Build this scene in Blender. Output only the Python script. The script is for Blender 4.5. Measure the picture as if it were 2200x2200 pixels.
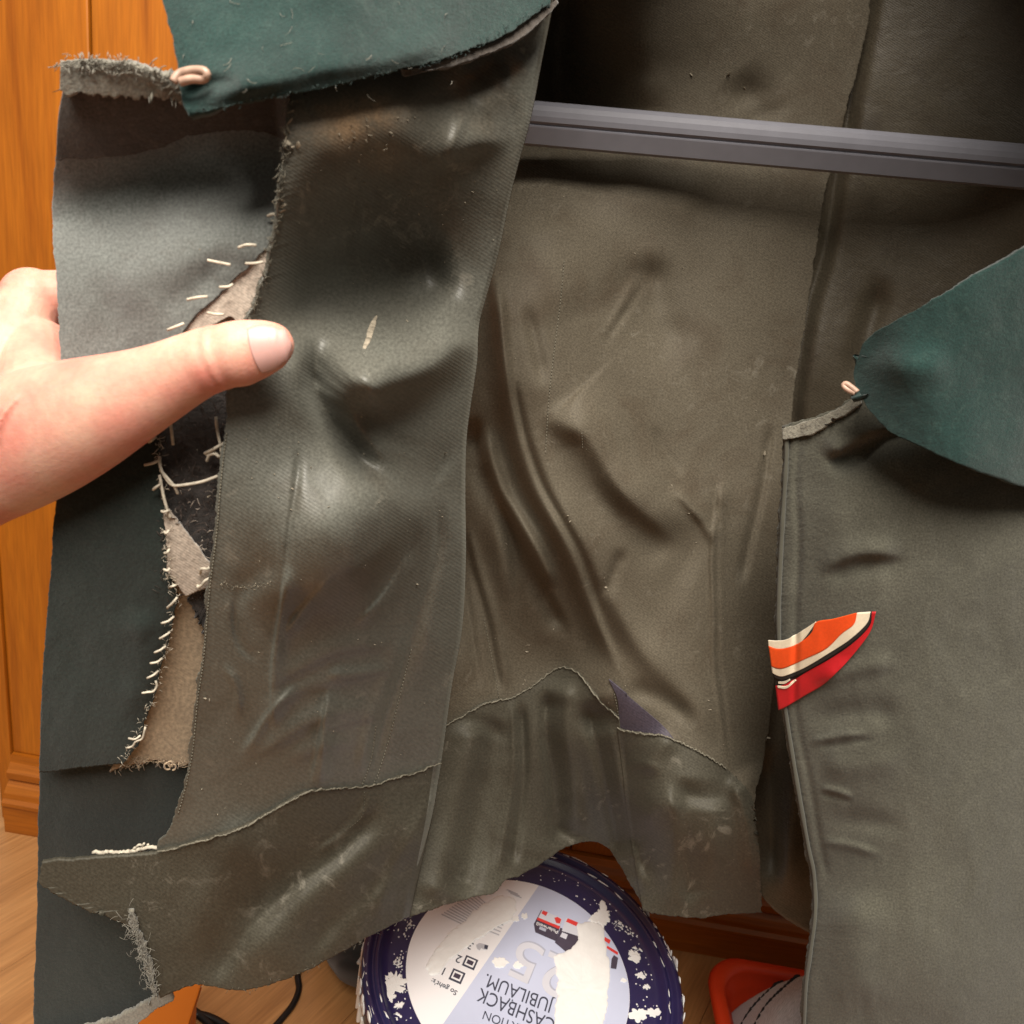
import bpy, bmesh, math, random
import numpy as np
from mathutils import Vector, Matrix

random.seed(7)
rng = np.random.default_rng(11)
for o in list(bpy.data.objects):
    bpy.data.objects.remove(o, do_unlink=True)
scene = bpy.context.scene
C = scene.collection

# ------------------------------------------------------------------ camera
H = 1.0                       # camera height above the floor
PITCH = math.radians(20)
F = 1662.0                    # focal length in photograph pixels (2200 high)
cam_d = bpy.data.cameras.new('camera')
cam = bpy.data.objects.new('camera', cam_d)
C.objects.link(cam)
cam.location = (0, 0, H)
ROLL = math.radians(10)
cam.rotation_euler = (Matrix.Rotation(math.pi / 2 - PITCH, 4, 'X') @ Matrix.Rotation(ROLL, 4, 'Z')).to_euler()
cam_d.sensor_width = 36
cam_d.lens = 36 * F / 2200
cam_d.clip_start = 0.01
cam_d.clip_end = 50
cam_d.dof.use_dof = True
cam_d.dof.focus_distance = 0.50
cam_d.dof.aperture_fstop = 20
scene.camera = cam

# ------------------------------------------------------------------ light
world = bpy.data.worlds.new('World')
scene.world = world
world.use_nodes = True
world.node_tree.nodes['Background'].inputs[0].default_value = (1.0, 0.90, 0.76, 1)
world.node_tree.nodes['Background'].inputs[1].default_value = 0.15


def area(name, loc, target, size, energy, col):
    d = bpy.data.lights.new(name, 'AREA')
    d.shape = 'DISK'
    d.size = size
    d.energy = energy
    d.color = col
    o = bpy.data.objects.new(name, d)
    C.objects.link(o)
    o.location = loc
    o.rotation_euler = (Vector(target) - Vector(loc)).to_track_quat('-Z', 'Y').to_euler()
    return o


area('ceiling_lamp', (-0.05, -0.40, 2.15), (0.0, 0.42, 0.7), 1.05, 72, (1.0, 0.93, 0.83))
scene.view_settings.view_transform = 'Standard'
scene.view_settings.look = 'None'
scene.view_settings.exposure = 0.0
scene.view_settings.gamma = 1.0
scene.render.resolution_x = 1024
scene.render.resolution_y = 1024

CP, SP = math.cos(PITCH), math.sin(PITCH)
CR, SR = math.cos(ROLL), math.sin(ROLL)


def level(px, py):
    s = (px - 1100) / F
    t = (py - 1100) / F
    return s * CR + t * SR, -s * SR + t * CR


def wp(px, py, Y):
    """world points on the sight lines through photograph measurements, at distance Y in front"""
    px = np.asarray(px, float)
    py = np.asarray(py, float)
    s, t = level(px, py)
    k = Y / (CP - t * SP)
    return np.stack([s * k, Y + 0 * k, H + (-SP - t * CP) * k], -1)


def wz(px, py, z):
    """world point on a sight line at height z"""
    s, t = level(px, py)
    k = (z - H) / (-SP - t * CP)
    return np.array([s * k, (CP - t * SP) * k, z])


def hemY(px, py, z=0.49):
    return float(wz(px, py, z)[1])


# ------------------------------------------------------------------ materials
def new_mat(name):
    m = bpy.data.materials.new(name)
    m.use_nodes = True
    nt = m.node_tree
    b = nt.nodes['Principled BSDF']
    return m, nt, b


def N(nt, kind, **kw):
    n = nt.nodes.new(kind)
    for k, v in kw.items():
        if k.startswith('i_'):
            n.inputs[k[2:].replace('_', ' ')].default_value = v
        else:
            setattr(n, k, v)
    return n


def ramp(nt, stops):
    n = nt.nodes.new('ShaderNodeValToRGB')
    e = n.color_ramp.elements
    e[0].position, e[0].color = stops[0][0], (*stops[0][1], 1)
    e[1].position, e[1].color = stops[1][0], (*stops[1][1], 1)
    for p, c in stops[2:]:
        x = e.new(p)
        x.color = (*c, 1)
    return n


def mixc(nt, fac, a, b, mode='MIX'):
    n = nt.nodes.new('ShaderNodeMix')
    n.data_type = 'RGBA'
    n.blend_type = mode
    for sock, v in ((n.inputs[0], fac), (n.inputs[6], a), (n.inputs[7], b)):
        if isinstance(v, (int, float)):
            sock.default_value = v
        elif isinstance(v, tuple):
            sock.default_value = (*v, 1)
        else:
            nt.links.new(v, sock)
    return n.outputs[2]


def cloth_mat(name, base, dark, stain=None, stain_amt=0.5, rough=0.5, twill=4300.0, twill_b=0.15, sheen=0.3,
              lint=0.35, bump=0.35, spec=0.35, wrinkle=0.5, stainmap=None, mott=0.25, scuff=0.0):
    """woven cloth: uneven dye, stains, lint specks, twill ribs and fine wrinkles (UVs are in metres)"""
    m, nt, b = new_mat(name)
    L = nt.links
    tc = N(nt, 'ShaderNodeTexCoord')
    uv = tc.outputs['UV']
    n1 = N(nt, 'ShaderNodeTexNoise', i_Scale=11.0, i_Detail=6.0, i_Roughness=0.6)
    L.new(uv, n1.inputs['Vector'])
    r1 = ramp(nt, [(0.3, dark), (0.7, base)])
    L.new(n1.outputs['Fac'], r1.inputs[0])
    col = r1.outputs[0]
    if stain:
        n2 = N(nt, 'ShaderNodeTexNoise', i_Scale=19.0, i_Detail=8.0, i_Roughness=0.65, i_Distortion=0.6)
        mp = N(nt, 'ShaderNodeMapping')
        mp.inputs['Location'].default_value = (3.1, 1.7, 0)
        L.new(uv, mp.inputs[0])
        L.new(mp.outputs[0], n2.inputs['Vector'])
        r2 = ramp(nt, [(0.52, (0, 0, 0)), (0.68, (stain_amt,) * 3)])
        L.new(n2.outputs['Fac'], r2.inputs[0])
        col = mixc(nt, r2.outputs[0], col, stain)
    if stainmap:
        # dried stains whose place is stored on the mesh (stain: tan crust, brown: old tide marks)
        for attr, c_ in zip(('stain', 'brown'), stainmap):
            at = N(nt, 'ShaderNodeAttribute', attribute_name=attr)
            ns_ = N(nt, 'ShaderNodeTexNoise', i_Scale=75.0, i_Detail=8.0, i_Roughness=0.7)
            L.new(uv, ns_.inputs['Vector'])
            rs = ramp(nt, [(0.36, (0.25,) * 3), (0.56, (1.0,) * 3)])
            L.new(ns_.outputs['Fac'], rs.inputs[0])
            mm = N(nt, 'ShaderNodeMath', operation='MULTIPLY')
            L.new(at.outputs['Fac'], mm.inputs[0])
            L.new(rs.outputs[0], mm.inputs[1])
            col = mixc(nt, mm.outputs[0], col, c_)
    # thread-to-thread variation
    n3 = N(nt, 'ShaderNodeTexNoise', i_Scale=700.0, i_Detail=2.0)
    L.new(uv, n3.inputs['Vector'])
    r3 = ramp(nt, [(0.3, (1 - mott,) * 3), (0.7, (1 + mott,) * 3)])
    L.new(n3.outputs['Fac'], r3.inputs[0])
    col = mixc(nt, 1.0, col, r3.outputs[0], 'MULTIPLY')
    if scuff:
        na = N(nt, 'ShaderNodeTexNoise', i_Scale=85.0, i_Detail=10.0, i_Roughness=0.72, i_Distortion=0.9)
        L.new(uv, na.inputs['Vector'])
        ra = ramp(nt, [(0.55, (0,) * 3), (0.68, (1,) * 3)])
        L.new(na.outputs['Fac'], ra.inputs[0])
        nb_ = N(nt, 'ShaderNodeTexNoise', i_Scale=13.0, i_Detail=4.0)
        mpb = N(nt, 'ShaderNodeMapping')
        mpb.inputs['Location'].default_value = (7.3, 2.9, 0)
        L.new(uv, mpb.inputs[0])
        L.new(mpb.outputs[0], nb_.inputs['Vector'])
        rb = ramp(nt, [(0.47, (0,) * 3), (0.62, (scuff,) * 3)])
        L.new(nb_.outputs['Fac'], rb.inputs[0])
        col = mixc(nt, mixc(nt, 1.0, ra.outputs[0], rb.outputs[0], 'MULTIPLY'), col, (0.27, 0.245, 0.20))
    if lint > 0:
        v = N(nt, 'ShaderNodeTexVoronoi', i_Scale=95.0, i_Randomness=1.0)
        nd = N(nt, 'ShaderNodeTexNoise', i_Scale=260.0, i_Detail=3.0)
        L.new(uv, nd.inputs['Vector'])
        L.new(mixc(nt, 0.03, uv, nd.outputs['Color']), v.inputs['Vector'])
        rl = ramp(nt, [(0.03, (1,) * 3), (0.07, (0,) * 3)])
        L.new(v.outputs['Distance'], rl.inputs[0])
        nm = N(nt, 'ShaderNodeTexNoise', i_Scale=23.0, i_Detail=3.0)
        L.new(uv, nm.inputs['Vector'])
        rm = ramp(nt, [(0.56, (0,) * 3), (0.66, (lint,) * 3)])
        L.new(nm.outputs['Fac'], rm.inputs[0])
        f = mixc(nt, 1.0, rl.outputs[0], rm.outputs[0], 'MULTIPLY')
        col = mixc(nt, f, col, (0.55, 0.52, 0.44))
    L.new(col, b.inputs['Base Color'])
    b.inputs['Roughness'].default_value = rough
    b.inputs['Specular IOR Level'].default_value = spec
    b.inputs['Sheen Weight'].default_value = sheen
    b.inputs['Sheen Roughness'].default_value = 0.45
    b.inputs['Sheen Tint'].default_value = (*[min(1, c * 5) for c in base], 1)
    # bump
    mp = N(nt, 'ShaderNodeMapping')
    mp.inputs['Rotation'].default_value = (0, 0, math.radians(-58))
    L.new(uv, mp.inputs[0])
    w = N(nt, 'ShaderNodeTexWave', i_Scale=twill / 20.0, i_Distortion=0.8, i_Detail=1.0)
    L.new(mp.outputs[0], w.inputs['Vector'])
    bp1 = N(nt, 'ShaderNodeBump', i_Strength=twill_b, i_Distance=0.0004)
    L.new(w.outputs['Fac'], bp1.inputs['Height'])
    nw = N(nt, 'ShaderNodeTexNoise', i_Scale=55.0, i_Detail=7.0, i_Roughness=0.62, i_Distortion=0.4)
    L.new(uv, nw.inputs['Vector'])
    bp2 = N(nt, 'ShaderNodeBump', i_Strength=wrinkle, i_Distance=0.002)
    L.new(nw.outputs['Fac'], bp2.inputs['Height'])
    L.new(bp1.outputs[0], bp2.inputs['Normal'])
    L.new(bp2.outputs[0], b.inputs['Normal'])
    return m


def wool_mat(name, base, dark, fleck, fleck_amt=0.35, bump=0.6, sheen=0.3):
    m, nt, b = new_mat(name)
    L = nt.links
    tc = N(nt, 'ShaderNodeTexCoord')
    uv = tc.outputs['UV']
    n1 = N(nt, 'ShaderNodeTexNoise', i_Scale=16.0, i_Detail=8.0, i_Roughness=0.65)
    L.new(uv, n1.inputs['Vector'])
    r1 = ramp(nt, [(0.3, dark), (0.68, base)])
    L.new(n1.outputs['Fac'], r1.inputs[0])
    n2 = N(nt, 'ShaderNodeTexNoise', i_Scale=130.0, i_Detail=5.0, i_Roughness=0.7, i_Distortion=0.8)
    L.new(uv, n2.inputs['Vector'])
    r2 = ramp(nt, [(0.5, (0,) * 3), (0.78, (fleck_amt,) * 3)])
    L.new(n2.outputs['Fac'], r2.inputs[0])
    col = mixc(nt, r2.outputs[0], r1.outputs[0], fleck)
    n4 = N(nt, 'ShaderNodeTexNoise', i_Scale=900.0, i_Detail=2.0)
    L.new(uv, n4.inputs['Vector'])
    r4 = ramp(nt, [(0.3, (0.7,) * 3), (0.7, (1.25,) * 3)])
    L.new(n4.outputs['Fac'], r4.inputs[0])
    col = mixc(nt, 1.0, col, r4.outputs[0], 'MULTIPLY')
    L.new(col, b.inputs['Base Color'])
    b.inputs['Roughness'].default_value = 0.9
    b.inputs['Specular IOR Level'].default_value = 0.15
    b.inputs['Sheen Weight'].default_value = sheen
    b.inputs['Sheen Roughness'].default_value = 0.6
    n3 = N(nt, 'ShaderNodeTexNoise', i_Scale=420.0, i_Detail=6.0, i_Roughness=0.7)
    L.new(uv, n3.inputs['Vector'])
    bp = N(nt, 'ShaderNodeBump', i_Strength=bump, i_Distance=0.0012)
    L.new(n3.outputs['Fac'], bp.inputs['Height'])
    nw = N(nt, 'ShaderNodeTexNoise', i_Scale=45.0, i_Detail=4.0)
    L.new(uv, nw.inputs['Vector'])
    bp2 = N(nt, 'ShaderNodeBump', i_Strength=0.4, i_Distance=0.002)
    L.new(nw.outputs['Fac'], bp2.inputs['Height'])
    L.new(bp.outputs[0], bp2.inputs['Normal'])
    L.new(bp2.outputs[0], b.inputs['Normal'])
    return m


def plain_mat(name, col, rough=0.5, spec=0.5, var=0.15, scale=60.0, bump=0.0, coord='Object', sss=0.0):
    m, nt, b = new_mat(name)
    L = nt.links
    tc = N(nt, 'ShaderNodeTexCoord')
    n = N(nt, 'ShaderNodeTexNoise', i_Scale=scale, i_Detail=5.0)
    L.new(tc.outputs[coord], n.inputs['Vector'])
    r = ramp(nt, [(0.3, tuple(c * (1 - var) for c in col)), (0.7, tuple(min(1, c * (1 + var)) for c in col))])
    L.new(n.outputs['Fac'], r.inputs[0])
    L.new(r.outputs[0], b.inputs['Base Color'])
    b.inputs['Roughness'].default_value = rough
    b.inputs['Specular IOR Level'].default_value = spec
    if bump:
        bp = N(nt, 'ShaderNodeBump', i_Strength=bump, i_Distance=0.001)
        L.new(n.outputs['Fac'], bp.inputs['Height'])
        L.new(bp.outputs[0], b.inputs['Normal'])
    return m


def wood_mat(name, a, bcol, cdark, rough=0.4, scale=(1.2, 24, 24), coat=0.2):
    m, nt, b = new_mat(name)
    L = nt.links
    tc = N(nt, 'ShaderNodeTexCoord')
    oi = N(nt, 'ShaderNodeObjectInfo')
    mp = N(nt, 'ShaderNodeMapping')
    mp.inputs['Scale'].default_value = scale
    L.new(tc.outputs['Object'], mp.inputs[0])
    mul = N(nt, 'ShaderNodeVectorMath', operation='SCALE')
    mul.inputs['Scale'].default_value = 30.0
    L.new(oi.outputs['Random'], mul.inputs[0])
    add = N(nt, 'ShaderNodeVectorMath', operation='ADD')
    L.new(mp.outputs[0], add.inputs[0])
    L.new(mul.outputs[0], add.inputs[1])
    n = N(nt, 'ShaderNodeTexNoise', i_Scale=1.6, i_Detail=6.0, i_Roughness=0.55, i_Distortion=1.1)
    L.new(add.outputs[0], n.inputs['Vector'])
    r = ramp(nt, [(0.25, cdark), (0.75, a), (0.5, bcol)])
    L.new(n.outputs['Fac'], r.inputs[0])
    n2 = N(nt, 'ShaderNodeTexNoise', i_Scale=14.0, i_Detail=3.0)
    L.new(add.outputs[0], n2.inputs['Vector'])
    r2 = ramp(nt, [(0.3, (0.85,) * 3), (0.7, (1.1,) * 3)])
    L.new(n2.outputs['Fac'], r2.inputs[0])
    L.new(mixc(nt, 1.0, r.outputs[0], r2.outputs[0], 'MULTIPLY'), b.inputs['Base Color'])
    b.inputs['Roughness'].default_value = rough
    b.inputs['Coat Weight'].default_value = coat
    b.inputs['Coat Roughness'].default_value = 0.25
    bp = N(nt, 'ShaderNodeBump', i_Strength=0.1, i_Distance=0.001)
    L.new(n2.outputs['Fac'], bp.inputs['Height'])
    L.new(bp.outputs[0], b.inputs['Normal'])
    return m


M = {}
M['lining'] = cloth_mat('front_lining_satin', (0.124, 0.125, 0.107), (0.082, 0.078, 0.063), (0.052, 0.040, 0.027), 0.6, rough=0.48, spec=0.48, sheen=0.15, wrinkle=0.07, stainmap=((0.36, 0.24, 0.14), (0.055, 0.038, 0.023)), scuff=0.75)
M['lining_b'] = cloth_mat('back_lining_satin', (0.117, 0.100, 0.073), (0.084, 0.070, 0.050), (0.062, 0.044, 0.028), 0.5, rough=0.68, spec=0.20, sheen=0.12, wrinkle=0.08, scuff=0.35)
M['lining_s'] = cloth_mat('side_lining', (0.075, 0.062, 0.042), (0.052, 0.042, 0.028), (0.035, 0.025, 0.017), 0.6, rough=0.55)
M['hem'] = cloth_mat('hem_facing', (0.076, 0.070, 0.053), (0.054, 0.048, 0.035), (0.036, 0.028, 0.019), 0.6, rough=0.62, spec=0.24, sheen=0.12, wrinkle=0.07, scuff=0.6)
M['purple'] = cloth_mat('purple_patch_cloth', (0.062, 0.050, 0.068), (0.045, 0.037, 0.050), rough=0.6)
M['teal'] = wool_mat('teal_wool', (0.010, 0.034, 0.030), (0.0045, 0.017, 0.015), (0.06, 0.095, 0.08), 0.25, sheen=0.15)
M['fieldgrey'] = wool_mat('field_grey_wool', (0.094, 0.090, 0.069), (0.058, 0.055, 0.041), (0.14, 0.135, 0.105), 0.3, sheen=0.15)
M['greenwool'] = wool_mat('dark_green_wool', (0.021, 0.031, 0.026), (0.012, 0.018, 0.015), (0.06, 0.07, 0.06), 0.15, sheen=0.12)
M['greycloth'] = wool_mat('grey_facing_cloth', (0.155, 0.165, 0.155), (0.095, 0.098, 0.090), (0.06, 0.048, 0.040), 0.4, bump=0.2)
M['felt'] = wool_mat('brown_felt', (0.036, 0.027, 0.023), (0.018, 0.013, 0.011), (0.16, 0.13, 0.12), 0.5, bump=1.0)
M['lapel'] = wool_mat('worn_brown_lapel', (0.052, 0.038, 0.027), (0.028, 0.020, 0.015), (0.16, 0.13, 0.10), 0.3)
M['frayed'] = wool_mat('frayed_pale_wool', (0.27, 0.25, 0.20), (0.12, 0.11, 0.085), (0.06, 0.05, 0.04), 0.5, bump=1.0)
M['canvas'] = cloth_mat('beige_canvas', (0.52, 0.40, 0.27), (0.41, 0.31, 0.205), (0.30, 0.21, 0.13), 0.45, rough=0.85, spec=0.15, lint=0.0, twill=7000, wrinkle=0.5)
M['canvas_w'] = cloth_mat('pale_canvas', (0.52, 0.44, 0.37), (0.42, 0.35, 0.285), (0.30, 0.235, 0.18), 0.4, rough=0.85, spec=0.15, lint=0.0, twill=7000, wrinkle=0.6)
M['thread'] = plain_mat('white_thread', (0.58, 0.52, 0.42), 0.8, 0.2, 0.25, 400)
M['thread_d'] = plain_mat('olive_thread', (0.17, 0.155, 0.12), 0.8, 0.2, 0.3, 500)
M['felt_fibre'] = plain_mat('felt_fibre', (0.075, 0.058, 0.050), 0.9, 0.1, 0.4, 300)
M['crust'] = plain_mat('dried_crumbs', (0.30, 0.26, 0.20), 0.9, 0.1, 0.4, 300)
M['ribbon_o'] = cloth_mat('ribbon_orange_red', (0.80, 0.085, 0.012), (0.70, 0.06, 0.010), rough=0.5, lint=0, twill=9000, wrinkle=0.1, mott=0.06)
M['ribbon_r'] = cloth_mat('ribbon_dark_red', (0.50, 0.012, 0.016), (0.40, 0.010, 0.014), rough=0.5, lint=0, twill=9000, wrinkle=0.2, mott=0.06)
M['ribbon_w'] = cloth_mat('ribbon_cream', (0.76, 0.66, 0.50), (0.68, 0.58, 0.43), rough=0.6, lint=0, twill=9000, wrinkle=0.1, mott=0.06)
M['ribbon_b'] = cloth_mat('ribbon_black', (0.022, 0.018, 0.016), (0.014, 0.012, 0.011), rough=0.6, lint=0, wrinkle=0.1, mott=0.06)
M['hook'] = plain_mat('tarnished_copper_hook', (0.42, 0.27, 0.20), 0.45, 0.6, 0.2, 300)
M['plastic'] = plain_mat('grey_plastic', (0.19, 0.19, 0.22), 0.55, 0.35, 0.05, 90)


# ------------------------------------------------------------------ tools
def link(name, me, mat=None, parent=None, smooth=True):
    o = bpy.data.objects.new(name, me)
    C.objects.link(o)
    if mat is not None:
        me.materials.append(M[mat] if isinstance(mat, str) else mat)
    if parent is not None:
        o.parent = parent
    if smooth:
        me.polygons.foreach_set('use_smooth', [True] * len(me.polygons))
    return o


def empty(name, label, cat, loc=(0, 0, 0), rz=0.0, group=None):
    o = bpy.data.objects.new(name, None)
    C.objects.link(o)
    o.location = loc
    o.rotation_euler = (0, 0, rz)
    o.empty_display_size = 0.05
    tag(o, label, cat, group)
    return o


def tag(o, label, cat, group=None):
    o['label'] = label
    o['category'] = cat
    if group:
        o['group'] = group


def sub(parent, o):
    """parent in world space (parent is already placed)"""
    bpy.context.view_layer.update()
    o.parent = parent
    o.matrix_parent_inverse = parent.matrix_world.inverted()
    return o


def catmull(pts, n):
    """n points along a smooth curve through pts, equally spaced"""
    p = np.array(pts, float)
    if len(p) == 2:
        t = np.linspace(0, 1, n)[:, None]
        return p[0] * (1 - t) + p[1] * t
    q = np.vstack([2 * p[0] - p[1], p, 2 * p[-1] - p[-2]])
    out = []
    for i in range(len(p) - 1):
        a, b, c, d = q[i], q[i + 1], q[i + 2], q[i + 3]
        t = np.linspace(0, 1, 14, endpoint=False)[:, None]
        out.append(0.5 * (2 * b + (c - a) * t + (2 * a - 5 * b + 4 * c - d) * t ** 2 + (3 * b - a - 3 * c + d) * t ** 3))
    out.append(p[-1:])
    o = np.vstack(out)
    return resample(o, n)


def resample(o, n):
    o = np.array(o, float)
    s = np.r_[0, np.cumsum(np.linalg.norm(np.diff(o, axis=0), axis=1))]
    t = np.linspace(0, s[-1], n)
    return np.stack([np.interp(t, s, o[:, k]) for k in range(o.shape[1])], -1)


def vnoise(x, y, seed=0):
    """smooth value noise, vectorised"""
    xi = np.floor(x).astype(np.int64)
    yi = np.floor(y).astype(np.int64)
    fx, fy = x - xi, y - yi
    fx = fx * fx * (3 - 2 * fx)
    fy = fy * fy * (3 - 2 * fy)

    def h(a, b):
        n = (a * 374761393 + b * 668265263 + seed * 1442695041) & 0x7fffffff
        n = ((n ^ (n >> 13)) * 1274126177) & 0x7fffffff
        n = n ^ (n >> 16)
        return (n & 0xffff) / 65535.0 - 0.5
    return (h(xi, yi) * (1 - fx) + h(xi + 1, yi) * fx) * (1 - fy) + (h(xi, yi + 1) * (1 - fx) + h(xi + 1, yi + 1) * fx) * fy


class Field:
    """distance of a cloth surface as a smooth function, plus folds"""

    def __init__(self, pts, folds=(), noise=0.0010, seed=1, waves=()):
        p = np.array(pts, float)
        self.c = p[:, :2] / 1000
        y = p[:, 2]
        n = len(p)
        K = self.k(np.linalg.norm(self.c[:, None] - self.c[None], axis=-1)) + np.eye(n) * 2e-3
        A = np.zeros((n + 3, n + 3))
        A[:n, :n] = K
        A[:n, n] = 1
        A[:n, n + 1:] = self.c
        A[n, :n] = 1
        A[n + 1:, :n] = self.c.T
        self.w = np.linalg.solve(A, np.r_[y, 0, 0, 0])
        self.folds = [(catmull(f[0], max(6, 5 * len(f[0]))),) + tuple(f[1:]) for f in folds]
        self.noise = noise
        self.seed = seed

    @staticmethod
    def k(r):
        return r * r * np.log(r + 1e-9)

    def __call__(self, px, py):
        px = np.asarray(px, float)
        py = np.asarray(py, float)
        sh = px.shape
        q = np.stack([px.ravel(), py.ravel()], -1) / 1000
        n = len(self.c)
        out = self.w[n] + q @ self.w[n + 1:]
        for i in range(n):
            out = out + self.w[i] * self.k(np.linalg.norm(q - self.c[i], axis=1))
        P = q * 1000
        P0 = P
        P = P + 26 * np.stack([vnoise(P[:, 0] / 170, P[:, 1] / 170, self.seed + 31), vnoise(P[:, 0] / 170, P[:, 1] / 170, self.seed + 37)], -1)
        for f in self.folds:
            m = 3.2 * max(f[1], f[2])
            lo, hi = f[0].min(0) - m, f[0].max(0) + m
            ix = np.nonzero((P[:, 0] > lo[0]) & (P[:, 0] < hi[0]) & (P[:, 1] > lo[1]) & (P[:, 1] < hi[1]))[0]
            if len(ix):
                out[ix] -= self.fold(P[ix], *f)
        if self.noise:
            x, y = P0[:, 0], P0[:, 1]
            wx = x + 40 * vnoise(x / 90, y / 90, self.seed + 5)
            wy = y + 40 * vnoise(x / 90, y / 90, self.seed + 9)
            out = out + self.noise * (2.2 * vnoise(wx / 130, wy / 200, self.seed) + 1.0 * vnoise(wx / 50, wy / 85, self.seed + 1)
                                      + 0.4 * vnoise(wx / 20, wy / 36, self.seed + 2))
        return out.reshape(sh)

    @staticmethod
    def fold(P, line, wl, wr, amp, taper=0.35):
        best = np.full(len(P), 1e9)
        sd = np.zeros(len(P))
        tt = np.zeros(len(P))
        seg = np.diff(line, axis=0)
        ln = np.linalg.norm(seg, axis=1)
        cum = np.r_[0, np.cumsum(ln)]
        tot = cum[-1]
        for i in range(len(seg)):
            d = seg[i] / max(ln[i], 1e-6)
            r = P - line[i]
            s = np.clip(r @ d, 0, ln[i])
            e = r - s[:, None] * d
            dist = np.linalg.norm(e, axis=1)
            side = np.sign(d[0] * r[:, 1] - d[1] * r[:, 0])
            m = dist < best
            best = np.where(m, dist, best)
            sd = np.where(m, side, sd)
            tt = np.where(m, (cum[i] + s) / tot, tt)
        wd = 1.25 if abs(amp) > .0045 else 1.0
        w = np.where(sd > 0, wr, wl) * wd
        prof = np.exp(-(best / w) ** 2)
        tp = np.clip(tt / max(taper, 1e-3), 0, 1) * np.clip((1 - tt) / max(taper, 1e-3), 0, 1)
        tp = tp * tp * (3 - 2 * tp)
        tp = tp * (1 + 0.7 * vnoise(tt * 5 + amp * 3000, tt * 0 + 1.5, 77))
        return amp * prof * tp


def coons(left, right, top, bottom, nu, nv, rough=(0, 0, 0, 0), seed=0):
    """grid of photograph coordinates bounded by four lines; left/right run down, top/bottom run to the right"""
    Lc, Rc = catmull(left, nv), catmull(right, nv)
    Tc, Bc = catmull(top, nu), catmull(bottom, nu)
    Tc[0], Tc[-1], Bc[0], Bc[-1] = Lc[0], Rc[0], Lc[-1], Rc[-1]

    u = np.linspace(0, 1, nu)[None, :, None]
    v = np.linspace(0, 1, nv)[:, None, None]
    G = (1 - u) * Lc[:, None] + u * Rc[:, None] + (1 - v) * Tc[None] + v * Bc[None] - (
        (1 - u) * (1 - v) * Lc[0] + u * (1 - v) * Rc[0] + (1 - u) * v * Lc[-1] + u * v * Rc[-1])

    def jag(c, r, k):
        i = np.arange(len(c), dtype=float)
        j = r * (1.3 * vnoise(i / 9, i * 0 + k, seed) + 1.0 * vnoise(i / 3, i * 0 + k, seed + 1) + 0.7 * vnoise(i * 1.0, i * 0 + k, seed + 2))
        t = np.gradient(c, axis=0)
        t /= np.linalg.norm(t, axis=1)[:, None] + 1e-9
        return np.stack([-t[:, 1], t[:, 0]], -1) * j[:, None]
    # ragged edges die out within a few rows so that the cloth inside is undisturbed
    if rough[0]:
        G = G + jag(Lc, rough[0], 3)[:, None] * (1 - u) ** 14
    if rough[1]:
        G = G + jag(Rc, rough[1], 7)[:, None] * u ** 14
    if rough[2]:
        G = G + jag(Tc, rough[2], 11)[None] * (1 - v) ** 14
    if rough[3]:
        G = G + jag(Bc, rough[3], 17)[None] * v ** 14
    return G


def grid_mesh(name, W, thick=0.0015, uv=None):
    """a sheet of cloth with a front, a back and closed edges; thickness grows away from the viewer's side"""
    nv, nu = W.shape[:2]
    du = np.r_['1', np.zeros((nv, 1)), np.linalg.norm(np.diff(W, axis=1), axis=2)].cumsum(1)
    dv = np.r_['0', np.zeros((1, nu)), np.linalg.norm(np.diff(W, axis=0), axis=2)].cumsum(0)
    du = du - du.mean(1, keepdims=True) + 0.5
    UVf = (np.stack([du, -dv], -1) if uv is None else uv).reshape(-1, 2)
    gu = np.gradient(W, axis=1)
    gv = np.gradient(W, axis=0)
    n = np.cross(gu, gv)
    n /= np.linalg.norm(n, axis=2)[..., None] + 1e-12
    if n[..., 1].mean() < 0:
        n = -n
    back = W + n * thick
    V = np.vstack([W.reshape(-1, 3), back.reshape(-1, 3)])
    idx = np.arange(nv * nu).reshape(nv, nu)
    a, b, c, d = idx[:-1, :-1].ravel(), idx[:-1, 1:].ravel(), idx[1:, 1:].ravel(), idx[1:, :-1].ravel()
    front = np.stack([a, d, c, b], -1)
    o = nv * nu
    bk = np.stack([a, b, c, d], -1) + o
    ring = np.r_[idx[0, :], idx[1:, -1], idx[-1, -2::-1], idx[-2:0:-1, 0]]
    r2 = np.roll(ring, -1)
    edge = np.stack([ring, r2, r2 + o, ring + o], -1)
    F_ = np.vstack([front, bk, edge])
    me = bpy.data.meshes.new(name)
    me.vertices.add(len(V))
    me.vertices.foreach_set('co', V.ravel())
    me.loops.add(F_.size)
    me.loops.foreach_set('vertex_index', F_.ravel().astype(np.int32))
    me.polygons.add(len(F_))
    me.polygons.foreach_set('loop_start', np.arange(0, F_.size, 4, dtype=np.int32))
    uvl = me.uv_layers.new(name='UVMap')
    UV2 = np.vstack([UVf, UVf])
    uvl.data.foreach_set('uv', UV2[F_.ravel()].astype(np.float32).ravel())
    me.update(calc_edges=True)
    me.validate()
    return me


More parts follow.
